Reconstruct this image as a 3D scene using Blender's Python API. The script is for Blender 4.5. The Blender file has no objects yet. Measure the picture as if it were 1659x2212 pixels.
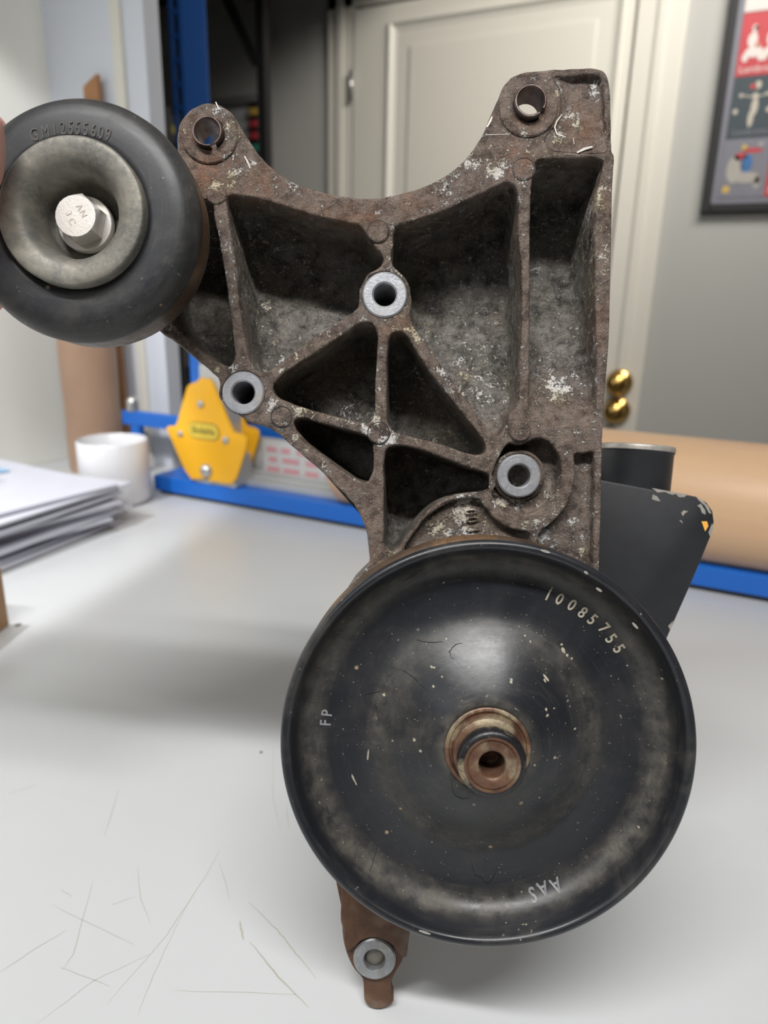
import bpy, bmesh, math, random
from mathutils import Vector, Matrix, noise
from mathutils.geometry import tessellate_polygon
random.seed(7)
S = bpy.context.scene
C = S.collection
PI = math.pi

# ------------------------------------------------------------------ camera
F, CX, CY = 1534.0, 829.5, 1106.0            # focal length and centre of the 1659 x 2212 frame
up_c = -Vector((713 - CX, -(6150 - CY), -F)).normalized()      # world up seen by the camera
x_c = -Vector((-2450 - CX, -(564 - CY), -F)).normalized()
x_c = (x_c - up_c * x_c.dot(up_c)).normalized()
y_c = up_c.cross(x_c)
TABLE = 0.90
CAM_H = 0.3182                                 # camera above the table top
CAM = Vector((0, 0, TABLE + CAM_H))
RW = Matrix((x_c, y_c, up_c))                 # camera axes -> world axes
cam_d = bpy.data.cameras.new('camera')
cam = bpy.data.objects.new('camera', cam_d); C.objects.link(cam)
cam.matrix_world = Matrix.Translation(CAM) @ RW.to_4x4()
cam_d.sensor_fit = 'VERTICAL'; cam_d.sensor_height = 36.0
cam_d.lens = F / 2212 * 36.0
cam_d.clip_start = 0.01
cam_d.dof.use_dof = True; cam_d.dof.focus_distance = 0.30; cam_d.dof.aperture_fstop = 8.3
S.camera = cam
S.view_settings.view_transform = 'Standard'; S.view_settings.look = 'None'
S.view_settings.gamma = 1.0; S.view_settings.use_curve_mapping = False
S.view_settings.exposure = 0.0
w = bpy.data.worlds.new('world'); S.world = w; w.use_nodes = True
w.node_tree.nodes['Background'].inputs[0].default_value = (0.9, 0.95, 1.0, 1)
w.node_tree.nodes['Background'].inputs[1].default_value = 0.03

def area(name, loc, target, sx, sy, power, col):
    l = bpy.data.lights.new(name, 'AREA'); l.shape = 'RECTANGLE'; l.size = sx; l.size_y = sy
    l.energy = power; l.color = col
    o = bpy.data.objects.new(name, l); C.objects.link(o); o.location = loc
    o.rotation_euler = (Vector(target) - Vector(loc)).to_track_quat('-Z', 'Y').to_euler()
    return o
# fluorescent tube fitting above the bench, ceiling fittings further back in the room
key = area('bench_tube_light', (0.10, -0.42, 2.34), (-0.10, 0.25, 1.0), 1.25, 0.07, 12.2, (1.0, 0.99, 0.975))
key.data.spread = math.radians(112)          # beam narrowed to keep the upper left wall dim
room = area('ceiling_light_room', (0.25, 1.25, 2.60), (-0.40, 2.2, 1.80), 1.2, 0.3, 15, (1.0, 0.96, 0.90))
room.data.spread = math.radians(105)
area('ceiling_light_rear', (-0.6, -2.6, 2.55), (-0.4, 2.0, 1.2), 1.6, 0.5, 9, (0.93, 0.96, 1.0))

def ray(px, py):
    return RW @ Vector(((px - CX) / F, -(py - CY) / F, -1.0))
def on_z(px, py, z=TABLE):
    d = ray(px, py); return CAM + d * ((z - CAM.z) / d.z)
def on_y(px, py, y):
    d = ray(px, py); return CAM + d * (y / d.y)
def on_x(px, py, x):
    d = ray(px, py); return CAM + d * (x / d.x)

# ------------------------------------------------------------------ materials
class NT:
    def __init__(s, name):
        s.m = bpy.data.materials.new(name); s.m.use_nodes = True
        s.t = s.m.node_tree; s.n = s.t.nodes; s.b = s.n['Principled BSDF']
        s.tc = s.n.new('ShaderNodeTexCoord').outputs['Object']
    def link(s, a, b): s.t.links.new(a, b)
    def setv(s, inp, v):
        if hasattr(v, 'is_output') or isinstance(v, bpy.types.NodeSocket): s.link(v, inp)
        else: inp.default_value = v
    def map(s, scale=(1, 1, 1), rot=(0, 0, 0)):
        n = s.n.new('ShaderNodeMapping'); n.inputs['Scale'].default_value = scale
        n.inputs['Rotation'].default_value = rot
        s.link(s.tc, n.inputs[0]); return n.outputs[0]
    def noise(s, scale, detail=4, rough=0.55, vec=None, dist=0.0):
        n = s.n.new('ShaderNodeTexNoise'); n.inputs['Scale'].default_value = scale
        n.inputs['Detail'].default_value = detail; n.inputs['Roughness'].default_value = rough
        n.inputs['Distortion'].default_value = dist
        s.link(vec if vec else s.tc, n.inputs['Vector']); return n.outputs['Fac']
    def vor(s, scale, vec=None, feat='F1'):
        n = s.n.new('ShaderNodeTexVoronoi'); n.feature = feat; n.inputs['Scale'].default_value = scale
        s.link(vec if vec else s.tc, n.inputs['Vector']); return n.outputs['Distance']
    def ramp(s, fac, lo, hi, a=0.0, b=1.0):
        n = s.n.new('ShaderNodeMapRange'); n.clamp = True
        s.setv(n.inputs[0], fac); n.inputs[1].default_value = lo; n.inputs[2].default_value = hi
        n.inputs[3].default_value = a; n.inputs[4].default_value = b; return n.outputs[0]
    def math(s, op, a, b=0.0):
        n = s.n.new('ShaderNodeMath'); n.operation = op
        s.setv(n.inputs[0], a); s.setv(n.inputs[1], b); return n.outputs[0]
    def mix(s, fac, a, b):
        n = s.n.new('ShaderNodeMix'); n.data_type = 'RGBA'
        s.setv(n.inputs[0], fac)
        s.setv(n.inputs[6], a if not isinstance(a, tuple) else (*a, 1)); s.setv(n.inputs[7], b if not isinstance(b, tuple) else (*b, 1))
        return n.outputs[2]
    def xyz(s):
        n = s.n.new('ShaderNodeSeparateXYZ'); s.link(s.tc, n.inputs[0]); return n.outputs
    def bump(s, h, strength=0.3, dist=0.001):
        n = s.n.new('ShaderNodeBump'); n.inputs['Strength'].default_value = strength
        n.inputs['Distance'].default_value = dist; s.link(h, n.inputs['Height']); s.link(n.outputs[0], s.b.inputs['Normal'])
    def out(s, col=None, rough=None, metal=None, **k):
        if col is not None: s.setv(s.b.inputs['Base Color'], (*col, 1) if isinstance(col, tuple) else col)
        if rough is not None: s.setv(s.b.inputs['Roughness'], rough)
        if metal is not None: s.setv(s.b.inputs['Metallic'], metal)
        for kk, v in k.items(): s.setv(s.b.inputs[kk], v)
        return s.m

def plain(name, col, rough=0.5, metal=0.0, var=0.12, scale=30, bump=0.0, **k):
    t = NT(name)
    f = t.noise(scale, 3)
    c = t.mix(f, tuple(max(0, x * (1 - var)) for x in col), tuple(min(1, x * (1 + var)) for x in col))
    if bump: t.bump(t.noise(scale * 6, 3), bump, 0.0006)
    return t.out(c, rough, metal, **k)

def cast_material():
    t = NT('corroded_cast_aluminium')
    def spots(lst):
        """union of soft round stain areas: (px, py, radius px, weight)"""
        tot = None
        for a, b, r, wgt in lst:
            c = P(a, b, 0); n = t.n.new('ShaderNodeVectorMath'); n.operation = 'DISTANCE'
            fl = t.n.new('ShaderNodeVectorMath'); fl.operation = 'MULTIPLY'; t.link(t.tc, fl.inputs[0]); fl.inputs[1].default_value = (1, 1, 0.15)
            t.link(fl.outputs[0], n.inputs[0]); n.inputs[1].default_value = (c.x, c.y, 0)
            rr = PR(a, b, r, 0); q = t.ramp(n.outputs['Value'], rr * 1.3, rr * .35, 0, wgt)
            tot = q if tot is None else t.math('MAXIMUM', tot, q)
        return tot
    big = t.noise(55, 5, 0.62, dist=0.4); mid = t.noise(190, 5, 0.68, dist=0.3); fine = t.noise(900, 4, 0.7)
    brown = t.mix(t.ramp(big, 0.36, 0.64), (0.058, 0.037, 0.029), (0.140, 0.100, 0.078))
    brown = t.mix(t.ramp(mid, 0.40, 0.68, 0, .8), brown, (0.255, 0.200, 0.165))
    brown = t.mix(t.ramp(mid, 0.46, 0.32, 0, .75), brown, (0.045, 0.030, 0.026))
    rs = spots([(440, 300, 50, .8), (455, 380, 60, 1), (560, 400, 50, .7), (640, 425, 50, .5), (740, 460, 60, .6), (790, 470, 40, .6), (1120, 340, 50, .6), (1150, 260, 50, .5), (1250, 260, 60, .6), (805, 1200, 22, 1), (770, 1130, 30, .5), (835, 720, 20, .7), (870, 700, 22, .6),
                (1290, 440, 50, .5), (1300, 700, 60, .4), (900, 430, 60, .4)])
    rn = t.ramp(t.noise(70, 4, 0.6, dist=.6), 0.36, 0.60)
    brown = t.mix(t.math('MULTIPLY', rs, t.math('MULTIPLY', rn, .7)), brown, (0.235, 0.105, 0.050))
    z = t.xyz()[2]
    deep = t.ramp(z, -0.003, -0.020, 0, 1)                       # grey burnt-on film inside the pockets
    grey = t.mix(t.ramp(big, 0.35, 0.66), (0.034, 0.031, 0.027), (0.150, 0.132, 0.110))
    grey = t.mix(t.ramp(mid, 0.46, 0.72), grey, (0.24, 0.225, 0.20))
    grey = t.mix(t.ramp(fine, 0.50, 0.72, 0, .6), grey, (0.30, 0.285, 0.26))
    grey = t.mix(t.ramp(mid, 0.46, 0.30, 0, .9), grey, (0.014, 0.013, 0.012))
    grey = t.mix(t.ramp(t.noise(45, 4, .6, dist=1.0), 0.54, 0.66, 0, .5), grey, (0.17, 0.145, 0.115))
    base = t.mix(deep, brown, grey)
    ox = spots([(505, 372, 16, 1), (545, 352, 10, 1), (500, 400, 12, 1), (640, 385, 26, .7), (470, 400, 18, .8), (620, 378, 12, 1), (812, 905, 16, .9), (790, 930, 14, 1), (845, 950, 22, 1), (818, 960, 8, 1), (590, 868, 16, 1), (648, 882, 22, .95), (583, 885, 10, .9), (565, 780, 24, .9), (590, 760, 30, .8), (575, 690, 20, .8), (560, 725, 14, .9),
                (1085, 1085, 20, .8), (1150, 1140, 22, .8), (1000, 1085, 22, .8), (1000, 1112, 24, .9), (940, 1140, 22, .9), (1012, 1150, 20, .95), (965, 1150, 14, .9), (1180, 1155, 26, .8), (1200, 1180, 16, .9), (1250, 1190, 24, .6), (1245, 1130, 16, .6),
                (505, 795, 12, .9), (470, 800, 10, .9), (810, 790, 7, .9), (1080, 985, 16, .9), (1075, 370, 26, .8), (1210, 290, 20, .8), (1205, 195, 20, .9), (1285, 190, 14, .9), (1240, 255, 30, .5), (820, 840, 5, 1), (817, 458, 8, 1), (960, 400, 40, .55), (1010, 355, 30, .6),
                (715, 690, 8, 1), (690, 720, 8, 1), (605, 800, 9, 1), (640, 768, 9, 1), (1297, 430, 26, .6), (1297, 555, 12, .9), (900, 720, 26, .6), (1210, 830, 40, .8), (1150, 760, 16, .7), (1000, 780, 90, .35), (730, 860, 60, .5), (860, 880, 22, .6), (855, 1080, 20, .7), (870, 1130, 20, .7), (845, 1185, 14, .9), (760, 1130, 20, .5),
                (478, 660, 14, .6), (480, 710, 20, .6), (455, 760, 12, .8), (640, 940, 12, .6), (700, 1010, 16, .5), (1120, 1090, 14, .8), (1190, 1070, 12, .7)])
    sp = t.math('ADD', t.math('MULTIPLY', t.noise(260, 6, 0.75, dist=0.3), .55), t.math('MULTIPLY', t.noise(1100, 5, 0.75), .45)); cl = t.ramp(t.noise(24, 3, 0.5, dist=0.4), 0.45, 0.70)
    thr = t.math('ADD', sp, t.math('ADD', t.math('MULTIPLY', ox, 0.105), t.math('MULTIPLY', cl, 0.050)))
    wh = t.ramp(thr, 0.545, 0.595, 0, 0.85)
    base = t.mix(t.ramp(t.noise(1500, 3, .6), .60, .68, 0, .55), base, (0.36, 0.30, 0.25))
    tint = t.mix(t.ramp(t.noise(45, 2), 0.45, 0.62), (0.70, 0.67, 0.64), (0.56, 0.48, 0.33))
    base = t.mix(wh, base, tint)
    h = t.math('ADD', t.math('MULTIPLY', fine, .6), t.math('ADD', mid, t.math('MULTIPLY', wh, 0.5)))
    t.bump(h, 1.0, 0.0014)
    return t.out(base, t.ramp(mid, 0.3, 0.7, 0.32, 0.62), 0.15)

def black_paint(name, rmax, dusty=1.0, extra=0.0):
    t = NT(name)
    x, y, z = t.xyz()[:3]
    r = t.math('SQRT', t.math('ADD', t.math('MULTIPLY', x, x), t.math('MULTIPLY', y, y)))
    r = t.math('DIVIDE', r, rmax)
    n1 = t.noise(26, 5, 0.65, dist=0.8); n2 = t.noise(140, 5, 0.7); sp = t.noise(480, 3, 0.5)
    base = t.mix(n1, (0.010, 0.011, 0.014), (0.022, 0.023, 0.027))
    band = t.math('MULTIPLY', t.ramp(r, 0.80, 0.90), t.ramp(r, 0.955, 0.925))
    inner = t.math('MULTIPLY', t.ramp(r, 0.42, 0.56), t.ramp(r, 0.66, 0.56))
    hub = t.ramp(r, 0.27, 0.19)
    d = t.math('ADD', t.math('MULTIPLY', band, 0.75), t.math('ADD', t.math('MULTIPLY', inner, 0.5), t.math('MULTIPLY', hub, 0.9)))
    d = t.math('ADD', d, t.ramp(n1, 0.48, 0.8, 0, 0.7))
    th = t.math('ARCTAN2', y, x); cmb = t.n.new('ShaderNodeCombineXYZ'); t.link(t.math('MULTIPLY', r, 60), cmb.inputs[0]); t.link(t.math('MULTIPLY', th, 2.2), cmb.inputs[1])
    streak = t.noise(1.0, 4, 0.65, cmb.outputs[0])
    d = t.math('ADD', d, t.ramp(streak, 0.52, 0.75, 0, 0.35))
    d = t.math('MULTIPLY', d, t.ramp(n2, 0.35, 0.65, 0.15, 1.0))
    ann = t.math('MULTIPLY', t.ramp(r, 0.585, 0.615), t.ramp(r, 0.82, 0.79)); d = t.math('MULTIPLY', d, t.math('SUBTRACT', 1.0, t.math('MULTIPLY', ann, 0.6)))
    d = t.math('MULTIPLY', d, 0.92 * dusty)
    base = t.mix(d, base, (0.115, 0.105, 0.085))
    chips = t.math('MULTIPLY', t.ramp(sp, 0.70, 0.74), t.ramp(t.noise(60, 2), 0.42, 0.6))
    base = t.mix(t.math('MULTIPLY', chips, 0.8), base, (0.34, 0.31, 0.25))
    blob = t.math('MULTIPLY', t.ramp(t.vor(90), 0.085, 0.06), t.ramp(t.noise(9, 2), 0.52, 0.6))
    base = t.mix(t.math('MULTIPLY', blob, 0.8), base, (0.33, 0.24, 0.15))
    t.bump(t.math('ADD', n2, chips), 0.12, 0.0006)
    return t.out(base, t.math('ADD', t.ramp(n1, 0.3, 0.7, 0.27 + extra, 0.40 + extra), t.math('MULTIPLY', d, 0.30)), 0.0)

def worn_metal(name, a, b, c, rough=(0.3, 0.5), metal=0.75, sc=60, amt=0.5):
    t = NT(name)
    n1 = t.noise(sc, 5, 0.65, dist=0.5); n2 = t.noise(sc * 7, 4, 0.7); n3 = t.noise(sc * .5, 3, 0.6)
    col = t.mix(t.ramp(n1, 0.35, 0.68), a, b)
    col = t.mix(t.math('MULTIPLY', t.ramp(n3, 0.5, 0.62), t.ramp(n2, 0.3, 0.6, amt * .4, amt * 1.4)), col, c)
    t.bump(n2, 0.25, 0.0005)
    return t.out(col, t.ramp(n2, 0.3, 0.7, *rough), metal)

M = {}
M['black'] = black_paint('black_enamel_worn', 0.0785)
M['black_idler'] = black_paint('black_enamel_idler', 0.090, 1.0, .12)
M['black_can'] = plain('black_satin_sheet', (0.022, 0.023, 0.026), 0.42, 0, 0.45, 40, 0.1)
M['silver'] = worn_metal('machined_aluminium', (0.36, 0.37, 0.40), (0.50, 0.50, 0.52), (0.36, 0.31, 0.25), (0.30, 0.5), 0.55, 120)
M['zinc'] = worn_metal('tarnished_zinc', (0.15, 0.145, 0.13), (0.29, 0.27, 0.22), (0.085, 0.083, 0.078), (0.45, 0.65), 0.35, 95, 0.5)
M['bolt'] = worn_metal('dull_bolt_steel', (0.62, 0.59, 0.55), (0.74, 0.71, 0.67), (0.55, 0.47, 0.40), (0.4, 0.55), 0.35, 150, 0.3)
M['rust'] = worn_metal('rusty_steel', (0.085, 0.045, 0.030), (0.17, 0.085, 0.045), (0.30, 0.26, 0.22), (0.5, 0.7), 0.3, 60, 0.35)
M['barrel'] = worn_metal('rusty_pulley_barrel', (0.06, 0.040, 0.028), (0.15, 0.10, 0.065), (0.36, 0.19, 0.08), (0.3, 0.5), 0.5, 48, 0.4)
M['hub'] = worn_metal('rusty_hub_steel', (0.085, 0.042, 0.028), (0.21, 0.115, 0.070), (0.32, 0.27, 0.18), (0.35, 0.55), 0.35, 130, 0.8)
M['sleeve'] = worn_metal('split_sleeve_steel', (0.05, 0.032, 0.027), (0.13, 0.09, 0.08), (0.35, 0.31, 0.29), (0.3, 0.45), 0.6, 150, 0.25)  # steel colour darkened to stand in for shadow inside the bores
M['stamp'] = plain('exposed_tan_stamping', (0.36, 0.32, 0.25), 0.6, 0, 0.3, 900)
M['stamp_grey'] = plain('scratched_grey_stamping', (0.22, 0.22, 0.23), 0.5, 0, 0.3, 900)
M['emboss'] = plain('embossed_letter_grime', (0.070, 0.060, 0.050), 0.5, 0, 0.4, 500)
M['crack'] = plain('crack_black', (0.006, 0.006, 0.006), 0.6)
M['chip'] = plain('bare_metal_chip', (0.42, 0.39, 0.35), 0.45, 0.4, 0.3, 500)
M['orange'] = plain('orange_primer_chip', (0.85, 0.42, 0.07), 0.5, 0, 0.2, 600)
M['void'] = plain('dark_bore', (0.01, 0.009, 0.008), 0.8)
M['table'] = None
M['wall'] = plain('wall_grey_paint', (0.38, 0.375, 0.352), 0.6, 0, 0.02, 3, 0.03)
M['wall_cream'] = plain('wall_cream_paint', (0.80, 0.80, 0.75), 0.6, 0, 0.02, 3, 0.03)
M['wall_white'] = plain('wall_white_board', (0.60, 0.63, 0.69), 0.55, 0, 0.02, 3)
M['door'] = plain('door_paint', (0.60, 0.575, 0.51), 0.42, 0, 0.02, 3)
M['door_edge'] = plain('door_bead_paint', (0.66, 0.64, 0.57), 0.4, 0, 0.02, 3)
M['gap'] = plain('gap_dark', (0.10, 0.095, 0.085), 0.8)
M['brass'] = plain('polished_brass', (0.70, 0.44, 0.13), 0.18, 1.0, 0.1, 60)
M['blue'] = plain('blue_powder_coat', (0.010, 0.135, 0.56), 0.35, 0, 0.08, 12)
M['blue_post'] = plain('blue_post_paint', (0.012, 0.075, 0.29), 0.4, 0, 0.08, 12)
M['yellow'] = plain('yellow_powder_coat', (0.90, 0.46, 0.015), 0.4, 0, 0.05, 12)
M['label_y'] = plain('label_pale_yellow', (0.80, 0.58, 0.06), 0.4, 0, 0.05, 12)
M['ink'] = plain('label_ink', (0.03, 0.05, 0.03), 0.5)
M['steel'] = plain('brushed_steel', (0.55, 0.55, 0.54), 0.3, 0.8, 0.1, 80)
M['alu_rail'] = plain('grey_rail', (0.52, 0.53, 0.53), 0.4, 0.3, 0.08, 20)
M['kraft'] = None
M['mug'] = plain('white_glaze', (0.70, 0.70, 0.72), 0.25, 0, 0.02, 8)
M['paper'] = plain('white_paper', (0.58, 0.59, 0.66), 0.7, 0, 0.05, 25)
M['print_blue'] = plain('blue_print', (0.25, 0.45, 0.65), 0.7)
M['print_grey'] = plain('grey_print', (0.55, 0.57, 0.60), 0.7)
M['cardboard'] = plain('brown_cardboard', (0.42, 0.25, 0.13), 0.75, 0, 0.1, 25)
M['tube'] = plain('cardboard_tube_brown', (0.56, 0.37, 0.24), 0.5, 0, 0.12, 9)
M['film'] = None
M['lath'] = plain('brown_wood', (0.36, 0.17, 0.07), 0.6, 0, 0.3, 60)
M['dark_metal'] = plain('black_rack_steel', (0.012, 0.012, 0.013), 0.5)
M['frame_grey'] = plain('board_frame_grey', (0.16, 0.16, 0.17), 0.5)
M['board'] = plain('board_white', (0.48, 0.48, 0.50), 0.5)
M['red'] = plain('print_red', (0.42, 0.035, 0.045), 0.55)
M['pale'] = plain('print_pale', (0.58, 0.53, 0.50), 0.55)
M['navy'] = plain('print_dark_teal', (0.030, 0.045, 0.055), 0.55)
M['pgrey'] = plain('print_slate', (0.16, 0.16, 0.19), 0.55)
M['pblue'] = plain('print_blue', (0.03, 0.12, 0.30), 0.55)
M['green'] = plain('bin_green', (0.02, 0.22, 0.16), 0.5)
M['pyellow'] = plain('print_ochre', (0.50, 0.34, 0.07), 0.5)
M['frame_black'] = plain('picture_frame_black', (0.006, 0.006, 0.007), 0.6)
M['shade_olive'] = plain('olive_box', (0.25, 0.22, 0.02), 0.6)
M['floor'] = plain('floor_vinyl', (0.30, 0.29, 0.27), 0.5, 0, 0.1, 4)
M['pinkprint'] = plain('pink_print', (0.60, 0.30, 0.33), 0.6)
def _tbl():
    t = NT('grey_white_laminate')
    n = t.noise(5, 4, 0.6); s1 = t.noise(60, 3, 0.5, t.map((1, 14, 1), (0, 0, 0.7))); s2 = t.noise(70, 3, 0.5, t.map((12, 1, 1), (0, 0, 0.35)))
    c = t.mix(n, (0.535, 0.55, 0.560), (0.585, 0.60, 0.61))
    sc = t.math('MAXIMUM', t.ramp(s1, 0.70, 0.76), t.ramp(s2, 0.70, 0.76))
    c = t.mix(t.math('MULTIPLY', sc, 0.10), c, (0.5, 0.48, 0.42))
    return t.out(c, t.ramp(n, 0.3, 0.7, 0.30, 0.40), 0.0)
M['table'] = _tbl()
def _kraft():
    t = NT('kraft_paper')
    c = t.mix(t.noise(14, 4, 0.6, t.map((0.25, 3, 3))), (0.60, 0.375, 0.215), (0.72, 0.48, 0.30))
    return t.out(c, 0.42, 0.0)
M['kraft'] = _kraft()
def _film():
    t = NT('clear_wrap_film')
    t.bump(t.noise(30, 3, 0.6, t.map((2, 2, .6))), 0.6, 0.004)
    m = t.out((0.95, 0.95, 1.0), 0.12, 0.0); t.b.inputs['Transmission Weight'].default_value = 1.0; t.b.inputs['IOR'].default_value = 1.25
    return m
M['film'] = _film()
def _skin():
    t = NT('skin')
    c = t.mix(t.noise(60, 4), (0.72, 0.36, 0.29), (0.80, 0.46, 0.38))
    t.bump(t.noise(900, 3), 0.15, 0.0004)
    m = t.out(c, 0.45, 0.0); t.b.inputs['Subsurface Weight'].default_value = 0.15; t.b.inputs['Subsurface Radius'].default_value = (0.01, 0.004, 0.002)
    t.b.inputs['Subsurface Scale'].default_value = 0.6
    return m
M['skin'] = _skin()

# ------------------------------------------------------------------ helpers
def mesh_obj(name, bm, mat, parent=None, smooth=None):
    me = bpy.data.meshes.new(name)
    bmesh.ops.recalc_face_normals(bm, faces=bm.faces)
    if smooth is not None:
        for f in bm.faces: f.smooth = smooth
    bm.to_mesh(me); bm.free()
    for m in (mat if isinstance(mat, (list, tuple)) else [mat]): me.materials.append(m)
    o = bpy.data.objects.new(name, me); C.objects.link(o)
    if parent: o.parent = parent
    return o
def tag(o, label=None, cat=None, group=None, kind=None):
    if label: o['label'] = label
    if cat: o['category'] = cat
    if group: o['group'] = group
    if kind: o['kind'] = kind
    return o
def empty(name, loc=(0, 0, 0), rz=0.0):
    o = bpy.data.objects.new(name, None); C.objects.link(o); o.location = loc
    o.rotation_euler = (0, 0, rz); o.empty_display_size = 0.02; return o
def box(bm, lo, hi, bev=0.0, mat=None):
    r = bmesh.ops.create_cube(bm, size=1.0)
    vs = r['verts']
    T = Matrix.Translation([(a + b) / 2 for a, b in zip(lo, hi)]) @ Matrix.Diagonal([abs(b - a) for a, b in zip(lo, hi)] + [1])
    if mat is not None: T = mat @ T
    bmesh.ops.transform(bm, matrix=T, verts=vs)
    if bev:
        es = list({e for v in vs for e in v.link_edges})
        bmesh.ops.bevel(bm, geom=es, offset=bev, segments=2, affect='EDGES', profile=0.6)
def bx(lo, hi, bev=0.0):
    bm = bmesh.new(); box(bm, lo, hi, bev); return bm
def lathe(bm, prof, seg=64, mat=None, closed=False):
    """revolve (r, z) pairs about +z; r = 0 makes a pole."""
    rings = []
    for r, z in prof:
        if r <= 1e-7: rings.append([bm.verts.new((0, 0, z))])
        else: rings.append([bm.verts.new((r * math.cos(2 * PI * k / seg), r * math.sin(2 * PI * k / seg), z)) for k in range(seg)])
    pairs = list(zip(rings, rings[1:])) + ([(rings[-1], rings[0])] if closed else [])
    for a, b in pairs:
        for k in range(seg):
            k2 = (k + 1) % seg
            if len(a) == 1 and len(b) == 1: continue
            if len(a) == 1: f = bm.faces.new((a[0], b[k], b[k2]))
            elif len(b) == 1: f = bm.faces.new((a[k], b[0], a[k2]))
            else: f = bm.faces.new((a[k], b[k], b[k2], a[k2]))
            f.smooth = True
    if mat is not None: bmesh.ops.transform(bm, matrix=mat, verts=[v for r in rings for v in r])
    return [v for r in rings for v in r]
def cyl(bm, a, b, r, seg=24, r2=None, cap=True):
    a = Vector(a); b = Vector(b); d = b - a
    T = Matrix.Translation(a) @ d.to_track_quat('Z', 'Y').to_matrix().to_4x4()
    L = d.length; r2 = r if r2 is None else r2
    p = ([(0, 0)] if cap else []) + [(r, 0), (r2, L)] + ([(0, L)] if cap else [])
    lathe(bm, p, seg, T)
def autosmooth(o, ang=35):
    me = o.data
    bm = bmesh.new(); bm.from_mesh(me)
    for f in bm.faces: f.smooth = True
    for e in bm.edges:
        e.smooth = not (len(e.link_faces) == 2 and e.calc_face_angle(0) > math.radians(ang))
    bm.to_mesh(me); bm.free(); return o
def poly_prism(bm, pts, z0, z1, bev=0.0):
    """prism from 2-D points (x, y) between z0 and z1, optional small round on the z1 edge"""
    n = len(pts)
    A = sum(pts[i][0] * pts[(i + 1) % n][1] - pts[(i + 1) % n][0] * pts[i][1] for i in range(n))
    if A < 0: pts = pts[::-1]
    lay = [(0, z0), (0, z1 - bev), (-bev * .35, z1 - bev * .3), (-bev, z1)] if bev else [(0, z0), (0, z1)]
    rings = [[bm.verts.new((x, y, z)) for x, y in offset(pts, o)] for o, z in lay]
    for a, b in zip(rings, rings[1:]):
        for i in range(n):
            j = (i + 1) % n; bm.faces.new((a[i], a[j], b[j], b[i]))
    for r in (rings[0], rings[-1]):
        for t in tessellate_polygon([[v.co for v in r]]):
            try: bm.faces.new([r[i] for i in t])
            except ValueError: pass
def offset(pts, d):
    """offset a counter-clockwise closed polygon outwards by d"""
    if not d: return [tuple(p[:2]) for p in pts]
    n = len(pts); out = []
    for i in range(n):
        a = Vector(pts[i - 1][:2]); b = Vector(pts[i][:2]); c = Vector(pts[(i + 1) % n][:2])
        e1 = (b - a); e2 = (c - b)
        if e1.length < 1e-9 or e2.length < 1e-9: out.append(tuple(b)); continue
        n1 = Vector((e1.y, -e1.x)).normalized(); n2 = Vector((e2.y, -e2.x)).normalized()
        m = (n1 + n2)
        if m.length < 1e-6: out.append(tuple(b)); continue
        m.normalize(); k = d / max(0.5, m.dot(n1))
        out.append((b.x + m.x * k, b.y + m.y * k))
    return out
def spline(pts, sub=5):
    """closed centripetal Catmull-Rom through the points"""
    n = len(pts); out = []
    P = [Vector(p) for p in pts]
    for i in range(n):
        p0, p1, p2, p3 = P[i - 1], P[i], P[(i + 1) % n], P[(i + 2) % n]
        t0 = 0; t1 = t0 + max(1e-6, (p1 - p0).length) ** .5; t2 = t1 + max(1e-6, (p2 - p1).length) ** .5; t3 = t2 + max(1e-6, (p3 - p2).length) ** .5
        for k in range(sub):
            t = t1 + (t2 - t1) * k / sub
            A1 = p0 * ((t1 - t) / (t1 - t0)) + p1 * ((t - t0) / (t1 - t0))
            A2 = p1 * ((t2 - t) / (t2 - t1)) + p2 * ((t - t1) / (t2 - t1))
            A3 = p2 * ((t3 - t) / (t3 - t2)) + p3 * ((t - t2) / (t3 - t2))
            B1 = A1 * ((t2 - t) / (t2 - t0)) + A2 * ((t - t0) / (t2 - t0))
            B2 = A2 * ((t3 - t) / (t3 - t1)) + A3 * ((t - t1) / (t3 - t1))
            q = B1 * ((t2 - t) / (t2 - t1)) + B2 * ((t - t1) / (t2 - t1))
            out.append((q.x, q.y))
    return out
def text_bm(bm, txt, size, mat, extrude=0.0002, align='CENTER', bold=0.0):
    """append the outline letters of txt, in the plane of mat, to bm"""
    cu = bpy.data.curves.new('txt', 'FONT'); cu.body = txt; cu.size = size; cu.extrude = extrude; cu.offset = size * bold
    cu.align_x = align; cu.align_y = 'CENTER'; cu.resolution_u = 3
    o = bpy.data.objects.new('txt', cu); C.objects.link(o)
    dg = bpy.context.evaluated_depsgraph_get(); dg.update()
    me = bpy.data.meshes.new_from_object(o.evaluated_get(dg))
    me.transform(mat); bm.from_mesh(me)
    bpy.data.objects.remove(o); bpy.data.curves.remove(cu); bpy.data.meshes.remove(me)
def strip(bm, pts, wd, nrm, z=0.0):
    """flat ribbon along pts (3-D), width tapering to the ends"""
    pts = [Vector(p) for p in pts]; prev = None; n = len(pts)
    for i, p in enumerate(pts):
        d = (pts[min(i + 1, n - 1)] - pts[max(i - 1, 0)]).normalized(); s = d.cross(nrm).normalized()
        ww = wd * (0.25 + 0.75 * math.sin(PI * (i + .5) / n))
        a = bm.verts.new(p + s * ww / 2 + nrm * z); b = bm.verts.new(p - s * ww / 2 + nrm * z)
        if prev: bm.faces.new((prev[0], a, b, prev[1]))
        prev = (a, b)

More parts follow.
